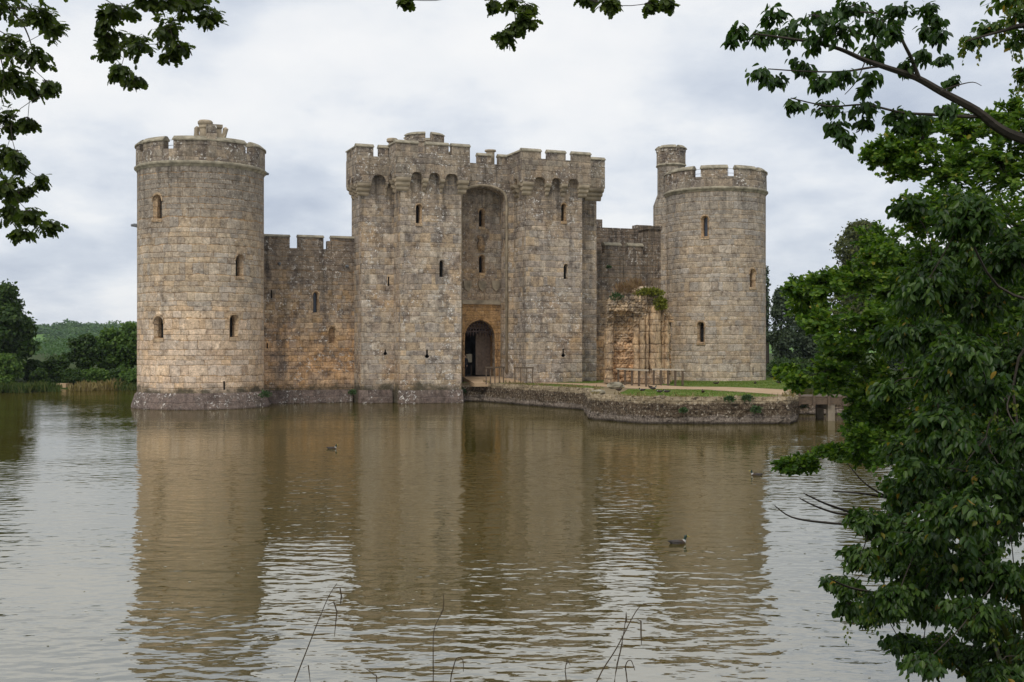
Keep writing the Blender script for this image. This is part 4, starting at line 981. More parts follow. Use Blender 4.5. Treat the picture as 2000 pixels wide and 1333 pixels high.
mat_far2 = leaf_mat('mid_green_broadleaf', (0.042, 0.088, 0.018), (0.075, 0.14, 0.026), (0.13, 0.20, 0.042), .32, .15)
mat_far3 = leaf_mat('grey_green_willow', (0.035, 0.055, 0.03), (0.055, 0.08, 0.04), (0.09, 0.12, 0.065), .25, .2)
mat_far4 = leaf_mat('hill_wood', (0.045, 0.095, 0.035), (0.065, 0.125, 0.045), (0.10, 0.165, 0.055), .25, .1)
mat_reed = leaf_mat('green_reed', (0.035, 0.06, 0.016), (0.06, 0.095, 0.025), (0.12, 0.13, 0.045), .3, .15)
mat_reed2 = leaf_mat('dry_reed', (0.14, 0.10, 0.05), (0.24, 0.19, 0.09), (0.33, 0.27, 0.14), .3, .15)
mat_moss = leaf_mat('wall_moss', (0.075, 0.085, 0.012), (0.14, 0.15, 0.02), (0.22, 0.22, 0.045), .25, .1)
mat_drygrass = leaf_mat('dry_wall_grass', (0.20, 0.12, 0.07), (0.28, 0.18, 0.11), (0.36, 0.26, 0.17), .3, .1)
mat_ivy = leaf_mat('wall_plant', (0.03, 0.055, 0.02), (0.05, 0.09, 0.035), (0.08, 0.13, 0.05), .25, .2)

def crown_points(boughs, n, shell=0.55):
    """points and outward normals on clumped ellipsoids [(centre, radii)]"""
    w = np.array([b[1][0] * b[1][1] + b[1][0] * b[1][2] for b in boughs]); w = w / w.sum()
    k = rng.choice(len(boughs), n, p=w); C = np.array([tuple(b[0]) for b in boughs])[k]; R = np.array([tuple(b[1]) for b in boughs])[k]
    u = unit(n); r = rng.uniform(shell, 1.0, n) ** .6 * (1 + .13 * rng.normal(size=n))
    crown_points.k = k; return C + u * R * r[:, None], u
def far_tree(name, base, height, radius, label, mat, n=2600, size=.42, low=.12, seed=0, group=None, nb=16, cat='tree', sq=1.0):
    rg = np.random.default_rng(seed); x0, y0, z0 = base
    r_ = empty(name, base); tag(r_, label, cat, group)
    n = int(n * 2.0); size *= .66; boughs = []
    for i in range(nb):
        q = rg.uniform(low, 1.0); env = math.sin(min(1, (q + .15) * .92) * math.pi) ** .6
        a = rg.uniform(0, 2 * math.pi); rr = radius * env * rg.uniform(.25, .85)
        br_ = radius * rg.uniform(.26, .46)
        boughs.append(((rr * math.cos(a), rr * math.sin(a), min(q * height, height - br_ * .7)), (br_, br_, br_ * rg.uniform(.6, .8) * sq)))
    boughs.append(((0, 0, height * .55), (radius * .6, radius * .6, height * .38)))
    p, u = crown_points(boughs, n)
    nr = u * .8 + unit(n) * .7 + np.array([0, 0, .5]); yd = unit(n) + np.array([0, 0, -.3])
    leaves('crown', p, yd, nr, rg.uniform(.6, 1.3, n) * size, CARD, rg.random(n), mat, r_)
    m = MB(); tr_ = max(.15, height * .022)
    m.tube([(0, 0, -.3), (.1, 0, height * .25), (-.1, .1, height * .5), (.05, 0, height * .8)], [tr_ * 1.3, tr_, tr_ * .7, tr_ * .25], 8)
    for i in range(5):
        b = boughs[i][0]; h0 = height * rg.uniform(.2, .5); m.tube([(0, 0, h0), (b[0] * .5, b[1] * .5, h0 + (b[2] - h0) * .6), b], [tr_ * .5, tr_ * .35, tr_ * .12], 6)
    m.build('trunk', mat_bark, r_)
    return r_
def fx(px, d): return (px - CX) / F * d
def fz(py, d): return EYE + (HY - py) / F * d
def stand(px, d, py_top, w_px, name, label, mat, **kw):
    x = fx(px, d); z = float(ter(np.array(x), np.array(d))); z = max(z, 0.1)
    return far_tree(name, (x, d, z), fz(py_top, d) - z, w_px / 2 / F * d, label, mat, **kw)
GT = 'trees on the far bank'
stand(8, 122, 552, 122, 'oak_tree', 'tall dark oak at the left edge of the far bank', mat_far1, n=6500, size=.55, seed=1, group=GT, nb=26)
stand(-60, 126, 575, 120, 'oak_tree', 'dark broad tree cut off by the left picture edge', mat_far1, n=3500, size=.55, seed=2, group=GT)
stand(12, 117, 690, 60, 'shrub', 'low green shrub under the tall oak on the far bank', mat_far2, n=1500, size=.4, seed=3, group='shrubs on the far bank', low=.05, cat='shrub')
stand(62, 124, 704, 56, 'shrub', 'dark rounded shrub right beside the tall oak', mat_far1, n=1500, size=.4, seed=4, group='shrubs on the far bank', low=.05, cat='shrub')
stand(112, 126, 696, 66, 'shrub', 'rounded green bush behind the bare landing spot', mat_far1, n=2200, size=.42, seed=5, group='shrubs on the far bank', low=.05, cat='shrub')
stand(165, 132, 652, 74, 'broadleaf_tree', 'dark mid-height tree between the bush and the bright trees', mat_far1, n=3000, size=.45, seed=6, group=GT, low=.08)
stand(208, 136, 640, 70, 'broadleaf_tree', 'bright green tree second from the tower on the far bank', mat_far2, n=3200, size=.48, seed=7, group=GT, low=.06)
stand(250, 136, 630, 84, 'broadleaf_tree', 'tall green tree standing against the left edge of the round tower', mat_far2, n=3600, size=.48, seed=8, group=GT, low=.06)
stand(310, 139, 640, 90, 'broadleaf_tree', 'green tree largely hidden behind the nearer round tower', mat_far2, n=1500, size=.5, seed=9, group=GT, low=.06)
for k, (px, top, d, w) in enumerate(((78, 722, 120, 50), (98, 716, 128, 44), (140, 722, 122, 50), (186, 720, 124, 60), (228, 722, 126, 54), (262, 720, 124, 50))):
    stand(px, d, top, w, 'shrub', ('low dark shrub at the foot of the tall oak behind the reeds', 'small shrub between the dark rounded shrub and the green bush', 'low shrub just right of the sandy landing', 'low shrub behind the tan dry reeds', 'low shrub under the bright green tree', 'low shrub beside the round tower edge')[k], (mat_far1, mat_far2)[k % 2], n=1100, size=.4, seed=40 + k, group='shrubs on the far bank', low=.02, cat='shrub')
GR = 'trees behind the farther tower'
stand(1527, 128, 562, 66, 'willow_tree', 'grey-green willow close to the right edge of the farther tower', mat_far3, n=4200, size=.42, seed=12, group=GR, low=.03, nb=22, sq=1.5)
stand(1585, 132, 566, 84, 'willow_tree', 'dark willow between the tower-side willow and the foreground oak', mat_far3, n=4200, size=.42, seed=13, group=GR, low=.03, nb=22, sq=1.5)
stand(1496, 135, 515, 26, 'birch_tree', 'thin wispy birch top peeping out behind the tower edge', mat_far3, n=700, size=.35, seed=14, group=GR, low=.3, sq=1.6)
stand(1592, 150, 533, 60, 'broadleaf_tree', 'small dark crown rising left of the big round-headed oak', mat_far1, n=2000, size=.5, seed=15, group=GR, low=.2)
stand(1682, 148, 432, 146, 'oak_tree', 'big round-headed olive oak rising above the foreground leaves', leaf_mat('olive_oak', (0.045, 0.06, 0.018), (0.08, 0.095, 0.028), (0.13, 0.14, 0.04), .3, .2), n=8500, size=.5, seed=16, group=GR, low=.3, nb=30)
stand(1760, 140, 560, 110, 'broadleaf_tree', 'dark tree far behind the foreground oak leaves', mat_far1, n=2600, size=.5, seed=17, group=GR)
for k, (px, top) in enumerate(((1860, 540), (1960, 520), (2060, 530))):
    stand(px, 138, top, 120, 'broadleaf_tree', 'dark tree far behind the right foreground foliage', mat_far1, n=2200, size=.55, seed=18 + k, group=GR)
m_ = stand(1530, 121, 700, 110, 'shrub', 'dark low bush at the water behind the lawn right of the tower', mat_far1, n=2200, size=.38, seed=22, group='bushes behind the lawn', low=.02, cat='shrub')
stand(1640, 121, 690, 120, 'shrub', 'dark low bush behind the footbridge', mat_far1, n=2400, size=.38, seed=23, group='bushes behind the lawn', low=.02, cat='shrub')

# hill woods: hedges and woods far off, one mass
n = 0; B = []
rg = np.random.default_rng(77)
def hz(x, y): return max(float(hill_z(np.array(x), np.array(y))), float(ter(np.array(x), np.array(y))) if y < 420 else -9)
for d, px0, px1, cnt in ((1040, -90, 380, 60), (1000, -60, 340, 46), (955, 120, 300, 30), (920, 122, 300, 26), (880, 122, 300, 30), (860, 124, 300, 24), (800, 126, 300, 24), (745, 78, 96, 3), (740, 126, 290, 24), (700, 56, 290, 34), (640, 62, 290, 26), (580, 100, 280, 20), (520, 60, 280, 20), (450, 70, 280, 18), (390, 50, 280, 16), (330, 40, 280, 18), (270, 40, 280, 16)):
    for i in range(cnt):
        x_ = fx(rg.uniform(px0, px1), d); y_ = d * (1 + rg.uniform(-.03, .03)); r = rg.uniform(.7, 1.2) * (2.2 + d * .0028)
        B.append(((x_, y_, hz(x_, y_) + r * .55), (r * 1.25, r * 1.25, r * .85)))
nn = 42000; p, u = crown_points(B, nn, .75)
d_ = p[:, 1]; tag(leaves('woodland', p, unit(nn), u * 1.2 + unit(nn) * .5 + np.array([0, 0, .5]), rg.uniform(.7, 1.3, nn) * d_ * .0019, CARD, np.clip(rng.random(len(B))[crown_points.k] * .75 + rng.random(nn) * .3, 0, 1), mat_far4), 'distant green woods and hedges over the hillside beyond the moat', 'woodland', kind='stuff')

# reeds along the far bank
def reed_bed(name, spans, label, mat, h, n, cat='reeds'):
    pts = []
    for px0, px1, py in spans:
        for i in range(n):
            px = rng.uniform(px0, px1); d = ground_d(py, 0.1) + rng.uniform(-1.2, 2.2); pts.append((fx(px, d), d, -.05))
    N = len(pts); X_ = np.array(pts)[:, 0]; h = h * (.78 + .22 * np.sin(X_ * 1.7) * np.sin(X_ * .63 + 1) + .12 * np.sin(X_ * 4.1)); yd = np.array([0, 0, 1.0]) + rng.normal(size=(N, 3)) * .28; nr = unit(N); nr[:, 2] *= .2
    o = leaves(name, pts, yd, nr, h * rng.uniform(.6, 1.15, N), [(0, 0), (.06, .3), (.045, .7), (0, 1)], rng.random(N), mat, curl=.15); tag(o, label, cat, kind='stuff'); return o
reed_bed('reed_bed', [(-60, 0, 766), (0, 60, 765), (60, 118, 763), (225, 300, 760)], 'band of green reeds along the far waterline', mat_reed, 1.05, 900)
reed_bed('dry_reeds', [(135, 180, 761), (172, 235, 760)], 'tan dry reeds and plumes by the far waterline left of the tower', mat_reed2, 1.1, 420)
d0 = 121.0; m = MB(); m.box(fx(118, d0), fx(136, d0), d0 - 1.0, d0 + 6, -.4, .5); tag(m.build('landing', mat_sand), 'small sandy landing between the reeds on the far bank', 'landing')

# short grass standing on the lawns and hanging over their edges
def inside(px_, py_, poly):
    c = np.zeros(len(px_), bool); n = len(poly)
    for i in range(n):
        (x0, y0), (x1, y1) = poly[i], poly[(i + 1) % n]
        k = ((y0 > py_) != (y1 > py_)) & (px_ < (x1 - x0) * (py_ - y0) / (y1 - y0 + 1e-9) + x0); c ^= k
    return c
gp = []
for L in (lawn1, lawn2, lawn3, lawn4, lawn5):
    a = np.array(L); lo_, hi_ = a.min(0), a.max(0); n = int((hi_ - lo_).prod() * 110)
    q = rng.uniform(lo_, hi_, (n, 2)); gp.append(q[inside(q[:, 0], q[:, 1], L)])
gp = np.concatenate(gp); N = len(gp); dens = np.sin(gp[:, 0] * 1.9 + 1) * np.sin(gp[:, 1] * 1.3) + rng.normal(0, .6, N); gp = gp[dens > -.5]; N = len(gp)
o = leaves('lawn_grass', np.column_stack([gp, np.full(N, ZT)]), np.array([0, 0, 1.0]) + rng.normal(0, .4, (N, 3)), unit(N), rng.uniform(.03, .085, N), [(0, 0), (.3, .3), (.12, .7), (0, 1)], rng.random(N), leaf_mat('grass_blade', (0.075, 0.14, 0.022), (0.12, 0.19, 0.035), (0.22, 0.22, 0.07), .3, .1))
tag(o, 'short uneven grass growing on the island and causeway lawns', 'grass', kind='stuff')
e = []
for a, b in zip(plat[2:9], plat[3:10]):
    k = int(math.hypot(b[0] - a[0], b[1] - a[1]) * 45)
    for i in range(k):
        q = rng.random(); e.append((a[0] + (b[0] - a[0]) * q + rng.normal(0, .1), a[1] + (b[1] - a[1]) * q + rng.normal(0, .1), ZT + .06))
N = len(e); cl_n = np.array([math.sin(p[0] * 2.1) + math.sin(p[1] * 1.7 + 1) + rng.normal(0, .5) for p in e]); e = np.array(e)[cl_n > -.2]; N = len(e)
o = leaves('edge_grass', e, np.array([0, 0, .5]) + rng.normal(0, .7, (N, 3)), unit(N), rng.uniform(.08, .3, N), [(0, 0), (.10, .3), (.06, .7), (0, 1)], rng.random(N), mat_reed2, curl=.5)
tag(o, 'dry grass fringe hanging over the tops of the causeway and island walls', 'grass', kind='stuff')

# plants on the ruins and walls
def tuft(name, c, rad, n, size, label, mat, cat='plant', group=None, shape=CARD, up=.6):
    p, u = crown_points([((0, 0, 0), rad)], n, .2); p[:, 2] = np.where(p[:, 2] < -rad[2] * .5, -p[:, 2], p[:, 2])
    e = leaves(name, p, u * .8 + unit(n) * .5 + np.array([0, 0, up]), u + unit(n), rng.uniform(.6, 1.2, n) * size, shape, rng.random(n), mat); e.location = c; tag(e, label, cat, group); return e
q = P(1266, 574, 89.2); tuft('moss_cushion', q, (1.1, .8, .36), 1100, .17, 'yellow-green moss cushion on top of the barbican ruin', mat_moss)
q = P(1290, 597, 88.9); tuft('moss_cushion', q, (.46, .46, .62), 620, .18, 'yellow-green moss hanging at the right shoulder of the barbican', mat_moss)
q = P(1222, 570, 89.3); tuft('dry_grass', q, (.8, .7, .4), 500, .5, 'pinkish dry grass tuft on the left top of the barbican', mat_drygrass, shape=BLADE, up=1.2)
q = P(1240, 563, 90.6); tuft('dry_grass', q, (.6, .6, .3), 300, .6, 'pale dry grass behind the moss on the barbican top', mat_drygrass, shape=BLADE, up=1.5)
q = P(1204, 582, 89.0); tuft('bramble', q, (.45, .5, .35), 200, .16, 'dark bramble over the left edge of the barbican', mat_ivy)
GW = 'small plants rooted in the stone walls'
for px, py, d, r, lab in ((1182, 790, 69.9, .55, 'leafy plant low on the left corner of the island wall'), (1424, 781, 65.7, .32, 'small leafy plant high on the island wall, third from its right end'),
                          (1459, 779, 65.7, .36, 'grey-green plant high on the island wall, second from its right end'), (1477, 802, 65.55, .38, 'leafy plant near the foot of the island wall towards its right end'), (1335, 803, 65.6, .24, 'tiny plant low in the middle of the island wall'),
                          (900, 766, 92.2, .5, 'ivy at the corner of the left gate tower above the water'), (1560, 792, 70.5, .75, 'fern growing under the end of the footbridge'), (519, 772, 83.2, .5, 'bright weed in the corner of nearer tower and curtain wall'), (1189, 523, 98.7, .22, 'dark fern in the right curtain wall below its parapet'), (688, 768, 88.2, .35, 'weeds at the waterline where curtain wall meets gatehouse')):
    q = P(px, py, d); tuft('wall_plant', q, (r * .85, r * .22, r * .55), int(60 + 200 * r), .13, lab, mat_ivy, group=GW)
for px, py, d, lab in ((1190, 440, 98.5, 'wispy weeds on top of the inner range wall'),):
    pass
# ------------------------------------------------------------------ foreground trees
class Spray:
    def __init__(s): s.p = []; s.y = []; s.n = []; s.s = []; s.r = []; s.tw = MB()
    def twig(s, p0, p1, nl, size, sag=0.12, droop=0.35, rad=0.006, start=0.3, side=1.0, hue=(0, 1), seg=4, up=1.0, out=0.0, nz=.45):
        p0, p1 = np.array(p0, float), np.array(p1, float); L = np.linalg.norm(p1 - p0)
        if L < 1e-4: return
        q = np.linspace(0, 1, seg + 1)[:, None]; kink = rng.normal(0, .05 * L, 3)
        c = p0 + (p1 - p0) * q + np.array([0, 0, -1]) * sag * L * (q ** 2) + np.array([0, 0, 1]) * sag * L * q * .9 + kink * np.sin(q * math.pi)
        s.tw.tube(c.tolist(), [rad * (1 - .75 * k / seg) for k in range(seg + 1)], 4)
        d = (p1 - p0) / L; sd_ = np.cross(d, [0, 0, 1]); sd_ /= (np.linalg.norm(sd_) + 1e-6)
        for k in range(nl):
            t_ = start + (1 - start) * (k + rng.uniform(0, 1)) / nl
            b = p0 + (p1 - p0) * t_ + np.array([0, 0, -1]) * sag * L * t_ * (t_ - .9) + kink * math.sin(t_ * math.pi)
            sg = 1 if k % 2 else -1
            y = d * rng.uniform(.2, .9) + sd_ * sg * side * rng.uniform(.4, 1.1) + np.array([0, 0, -droop]) + rng.normal(0, .25, 3)
            s.p.append(b + rng.normal(0, .012, 3)); s.y.append(y); s.n.append(np.array([0, 0, up]) + d * out + rng.normal(0, nz, 3)); s.s.append(size * rng.uniform(.65, 1.15)); s.r.append(rng.uniform(*hue) ** 1.0)
    def bough(s, c, R, nt, nl, size, root=None, **k):
        c, R = np.array(c, float), np.array(R, float)
        root = c if root is None else np.array(root, float)
        for i in range(nt):
            u = rng.normal(size=3); u /= np.linalg.norm(u); r = rng.uniform(.45, 1.08)
            e = c + u * R * r; b = c + (root - c) * .25 + u * R * rng.uniform(-.25, .2)
            s.twig(b, e, nl, size, **k)
    def build(s, parent, shape, mat, leafname='leaves', **kw):
        leaves(leafname, s.p, s.y, s.n, s.s, shape, s.r, mat, parent, **kw); tb.add(s.tw.v, s.tw.f)
def limb(m, pts, r0, r1, seg=7):
    P_ = [Vector(p) for p in pts]; out = []
    for i in range(len(P_) - 1):                      # smooth through the points
        a, b, c, d = P_[max(i - 1, 0)], P_[i], P_[i + 1], P_[min(i + 2, len(P_) - 1)]
        for k in range(4):
            t_ = k / 4; out.append(.5 * ((2 * b) + (c - a) * t_ + (2 * a - 5 * b + 4 * c - d) * t_ ** 2 + (3 * b - a - 3 * c + d) * t_ ** 3))
    out.append(P_[-1]); n = len(out)
    m.tube(out, [r0 + (r1 - r0) * (k / (n - 1)) ** .8 for k in range(n)], seg); return out
def branch_out(m, nodes, centres, r0, seg=5):
    """grow limbs so that every bough hangs from the nearest limb already there; returns the point each bough grows from"""
    nodes = [(Vector(p), r) for p, r in nodes]; roots = [None] * len(centres)
    todo = sorted(range(len(centres)), key=lambda i: min((Vector(centres[i]) - p).length for p, r in nodes))
    for i in todo:
        c = Vector(centres[i]); p, r = min(nodes, key=lambda q: (q[0] - c).length + .25 / (q[1] * 60 + .3))
        L = (c - p).length; rr = min(r * .72, r0); k = Vector(rng.normal(0, .10 * L, 3)); mid = p.lerp(c, .5) + k + Vector((0, 0, .06 * L))
        limb(m, [p, mid, c], rr, max(rr * .45, .003), seg); roots[i] = mid
        nodes += [(mid, rr * .75), (c, max(rr * .5, .004))]
    return roots
def px_boughs(lst, d0, d1, depth_ratio=1.0):
    res = []
    for px, py, rx, ry in lst:
        d = rng.uniform(d0, d1); res.append((P(px, py, d), (rx / F * d, max(rx, ry) / F * d * depth_ratio, ry / F * d)))
    return res
def gz(x, y): return float(ter(np.array(float(x)), np.array(float(y))))

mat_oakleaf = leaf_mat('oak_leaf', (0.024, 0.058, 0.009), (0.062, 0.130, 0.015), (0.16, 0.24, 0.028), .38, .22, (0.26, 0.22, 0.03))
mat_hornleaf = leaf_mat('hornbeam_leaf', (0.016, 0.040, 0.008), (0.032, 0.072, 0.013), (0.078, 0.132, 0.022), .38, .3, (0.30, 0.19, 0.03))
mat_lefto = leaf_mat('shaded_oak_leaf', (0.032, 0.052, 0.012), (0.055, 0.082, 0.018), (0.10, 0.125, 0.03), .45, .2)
mat_key = leaf_mat('hornbeam_keys', (0.07, 0.11, 0.02), (0.11, 0.15, 0.03), (0.19, 0.19, 0.05), .4, .2)

# oak on the right, its crown reaching over the water
oak = empty('oak_tree', (9.6, 14.6, 0.4)); tag(oak, 'bright green oak reaching in from the right over the moat', 'tree'); OV = Vector((9.6, 14.6, 0.4))
top_l = [(1712, 302, 30, 20), (1750, 292, 45, 28), (1800, 268, 60, 36), (1875, 252, 65, 38), (1960, 238, 70, 42), (1765, 330, 45, 24), (1850, 330, 80, 48), (1950, 325, 90, 60), (2060, 300, 90, 80)]
mid_l = [(1790, 420, 55, 34), (1870, 410, 80, 50), (1970, 420, 90, 64), (1720, 500, 48, 26), (1660, 545, 50, 26), (1610, 560, 50, 30), (1552, 566, 30, 24), (1575, 600, 40, 26), (1720, 560, 80, 44), (1820, 520, 90, 60), (1940, 540, 110, 74), (1600, 640, 42, 34), (1645, 690, 50, 34), (1690, 640, 80, 50), (1790, 640, 90, 62), (1920, 660, 120, 84), (1535, 728, 24, 14), (1556, 745, 22, 16), (1620, 735, 50, 32), (1700, 745, 80, 50), (2060, 480, 100, 100), (2060, 700, 110, 110)]
low_l = [(rng.uniform(1690, 2000), rng.uniform(480, 900), 70, 50) for _ in range(22)] + [(1680, 800, 34, 30), (1730, 820, 70, 48), (1840, 800, 100, 70), (1960, 810, 110, 80), (1680, 855, 44, 22), (1625, 886, 40, 16), (1540, 911, 27, 12), (1575, 905, 28, 13), (1690, 880, 60, 32), (1790, 890, 90, 44), (1900, 900, 100, 60), (2060, 880, 110, 90)]
S = Spray(); tb = MB()
limb(tb, [(0, 0, -.6), (-.1, .1, 1.6), (-.3, 0, 3.6), (-.2, .1, 5.6), (.1, 0, 7.4)], .34, .10)
bs = [(c - OV, R, h) for lst, h in ((top_l, (.15, 1)), (mid_l, (.05, 1)), (low_l, (0, .9))) for (c, R) in px_boughs(lst, 12.6, 16.0, 1.3)]
rts = branch_out(tb, [((-.2, .05, z), .11) for z in (1.4, 2.4, 3.4, 4.4, 5.4, 6.4)], [b[0] for b in bs], .075)
for (c, R, hues), mid_ in zip(bs, rts):
    R = (R[0], R[1], R[2] * 1.25); vol = (R[0] * R[2]) ** .5; nt = int(20 + 84 * vol)
    S.bough(c, R, nt, 34, .074, root=mid_, sag=.05, droop=-.1, start=.35, hue=hues, rad=.005, seg=3, up=.35, out=.6, nz=.85)
S.build(oak, OAKS, mat_oakleaf, 'crown', fold=.15)
tb.build('trunk', mat_bark, oak)

# hornbeam nearer the camera, with drooping leaves and keys
hb = empty('hornbeam_tree', (4.7, 6.6, gz(4.7, 6.6))); tag(hb, 'dark hornbeam with drooping leaves closest to the camera on the right', 'tree'); HV = hb.location.copy()
S = Spray(); K = Spray(); tb = MB()
limb(tb, [(0, 0, -.5), (-.05, .05, 1.0), (.1, 0, 2.4), (0, .1, 4.0), (.1, .1, 5.6)], .17, .06)
side = [(rng.uniform(1790, 2010), rng.uniform(400, 1000), 60, 44) for _ in range(17)] + [(rng.uniform(1720, 2000), rng.uniform(990, 1240), 54, 30) for _ in range(15)] + [(1790, 925, 60, 34), (1860, 940, 70, 40), (1950, 950, 70, 44), (1830, 985, 60, 34), (1990, 960, 60, 44), (1910, 930, 60, 36), (1800, 1050, 60, 30), (1950, 1220, 60, 40)] + [(1770, 405, 36, 22), (1880, 430, 70, 44), (1970, 480, 70, 60), (1790, 590, 60, 36), (1900, 600, 90, 56), (1745, 660, 44, 30), (1860, 710, 90, 56), (1970, 700, 70, 70), (1740, 765, 46, 30), (1850, 850, 90, 58), (1960, 880, 80, 70), (1770, 880, 60, 36), (1760, 960, 70, 40), (1880, 1000, 90, 56), (1970, 1020, 70, 60), (1690, 1015, 34, 22), (1740, 1045, 70, 36), (1680, 1090, 44, 24), (1632, 1136, 26, 11), (1660, 1150, 36, 16), (1760, 1100, 80, 40), (1870, 1110, 90, 50), (1970, 1130, 70, 50), (1655, 1188, 26, 11), (1700, 1200, 50, 18), (1790, 1180, 80, 36), (1900, 1200, 90, 40), (1760, 1255, 50, 14), (1840, 1262, 80, 22), (1960, 1270, 60, 40), (1880, 1290, 60, 26), (1800, 1300, 50, 14), (1950, 1320, 70, 26), (2020, 1290, 60, 50), (2070, 600, 90, 90), (2070, 900, 90, 110), (2070, 1150, 90, 110)]
bs = [(c - HV, R) for (c, R) in px_boughs(side, 5.6, 8.2, 1.2)]
rts = branch_out(tb, [((0, .05, z), .06) for z in (.6, 1.1, 1.6, 2.1, 2.6, 3.1)], [b[0] for b in bs], .03)
for (c, R), mid_ in zip(bs, rts):
    vol = (R[0] * R[2]) ** .5; nt = int(18 + 250 * vol)
    S.bough(c, R, nt, 18, .047, root=mid_, sag=.15, droop=.75, start=.15, hue=(0, 1), rad=.0028, seg=4)
    if rng.random() < .22:
        for k in range(3):
            a = np.array(c) + rng.normal(0, 1, 3) * np.array(R) * .6; K.twig(a, a + np.array([rng.normal(0, .02), rng.normal(0, .02), -.12]), 18, .020, sag=0, droop=1.2, rad=.0015, start=.05)
# the bough crossing the upper right corner
dB = 6.2
def pl(lst, d0=dB, d1=dB): return [P(x, y, d0 + (d1 - d0) * i / max(1, len(lst) - 1)) - HV for i, (x, y) in enumerate(lst)]
main = pl([(2150, 320), (2000, 272), (1950, 250), (1905, 215), (1840, 180), (1790, 152), (1740, 135), (1690, 118), (1640, 96), (1590, 84), (1530, 74), (1470, 66)], 6.5, 5.9)
limb(tb, [Vector((.05, .05, 2.6))] + main, .037, .0035)
limb(tb, pl([(1795, 154), (1780, 115), (1765, 85), (1750, 50), (1720, 28), (1680, 24)], 6.22, 6.0), .013, .004, 5)
limb(tb, pl([(1915, 228), (1870, 227), (1820, 224), (1760, 220), (1690, 205), (1620, 208), (1545, 192)], 6.37, 5.9), .012, .003, 5)
limb(tb, pl([(1760, 140), (1720, 130), (1650, 140), (1580, 140), (1500, 135)]), .009, .003, 5)
limb(tb, pl([(1838, 178), (1870, 167), (1900, 161), (1917, 168)]), .005, .002, 4)
limb(tb, pl([(1690, 120), (1672, 160), (1650, 185)]), .005, .002, 4)
for b in ([(1513, 988), (1545, 1010), (1600, 1020), (1665, 1022), (1760, 1000)], [(1562, 974), (1600, 992), (1650, 1005), (1720, 1000)], [(1570, 964), (1612, 984), (1665, 1002)], [(1655, 905), (1690, 945), (1745, 972), (1830, 960)], [(1628, 960), (1690, 965), (1760, 978)], [(1620, 1130), (1660, 1148), (1720, 1160)]):
    limb(tb, pl(b, 6.6, 6.9), .003, .009, 4)
brn = [(1440, 58, 22, 14), (1428, 78, 14, 10), (1480, 72, 34, 22), (1510, 32, 34, 22), (1545, 66, 44, 30), (1590, 30, 50, 24), (1600, 80, 46, 32), (1648, 58, 52, 44), (1660, 14, 60, 18), (1706, 92, 40, 26), (1715, 40, 50, 30), (1745, 66, 34, 22), (1760, 18, 46, 16), (1826, 42, 22, 20), (1836, 72, 20, 9), (1808, 60, 20, 14), (1485, 140, 24, 16), (1515, 155, 26, 10), (1575, 128, 46, 16), (1640, 148, 32, 14), (1600, 158, 26, 12), (1700, 152, 26, 14), (1690, 176, 10, 8), (1550, 205, 24, 14), (1605, 212, 44, 15), (1680, 212, 50, 15), (1750, 224, 44, 14), (1790, 235, 36, 10), (1632, 245, 22, 14), (1652, 268, 15, 12), (1690, 240, 14, 10), (1760, 246, 12, 8), (1850, 212, 18, 10), (1866, 158, 16, 9), (1840, 118, 26, 10), (1800, 105, 24, 16), (1770, 130, 20, 12), (1812, 20, 22, 14)]
for (c, R) in px_boughs(brn, 5.7, 6.7, 1.2):
    c = c - HV; vol = (R[0] * R[2]) ** .5; nt = int(5 + 100 * vol)
    S.bough(c, R, nt, 8, .046, sag=.1, droop=.8, start=.25, hue=(0, .8), rad=.003, seg=3)
for (c, R) in px_boughs([(1900, 78, 28, 11), (1940, 55, 34, 14), (1985, 30, 34, 26), (1990, 75, 16, 20), (1980, -5, 70, 14), (1998, 140, 8, 14)], 6.0, 6.6):
    c = c - HV; S.bough(c, R, int(5 + 100 * (R[0] * R[2]) ** .5), 7, .052, sag=.1, droop=.6, start=.25, hue=(.5, 1), rad=.003, seg=3)
    for k in range(4):
        a = np.array(c) + rng.normal(0, 1, 3) * np.array(R) * .6; K.twig(a, a + np.array([0, 0, -.1]), 18, .022, sag=0, droop=1.2, rad=.0015, start=.05)
limb(tb, [Vector((.05, .05, 4.6))] + pl([(2120, 40), (2000, 50), (1960, 60), (1890, 80)]), .03, .004, 5)
S.build(hb, OVAL, mat_hornleaf, 'crown', fold=.22, curl=.3)
leaves('keys', K.p, K.y, K.n, K.s, CARD, K.r, mat_key, hb)
tb.build('trunk', mat_bark, hb)

# oak on the left, hanging over the top of the view
ol = empty('oak_tree', (-9.5, 7.0, gz(-9.5, 7.0))); tag(ol, 'shaded oak whose lobed leaves hang in from the left and along the top', 'tree'); QV = ol.location.copy()
S = Spray(); tb = MB()
limb(tb, [(0, 0, -.5), (.2, .1, 2.5), (.1, .3, 5.0), (.6, .5, 8.0), (.8, .8, 10.5)], .36, .12)
limb(tb, [Vector((.5, .4, 6.9))] + [Vector(q) - QV for q in ((-7.2, 8.8, 9.3), (-4.5, 9.6, 9.2), (-1.5, 9.6, 9.0), (1.6, 9.4, 8.6), (3.2, 9.4, 8.0))], .17, .03)
left_b = [(15, 15, 45, 34), (75, 30, 42, 34), (110, 52, 24, 26), (25, 95, 40, 40), (70, 118, 36, 26), (15, 170, 40, 44), (62, 172, 40, 20), (105, 172, 16, 10), (20, 235, 38, 34), (54, 240, 16, 16), (10, 300, 30, 34), (36, 318, 14, 26), (12, 365, 32, 30), (48, 368, 18, 14), (82, 352, 12, 16), (24, 418, 34, 24), (62, 420, 30, 18), (95, 442, 20, 14), (42, 458, 20, 12), (30, 380, 20, 20), (-40, 120, 50, 80), (-40, 300, 50, 100)]
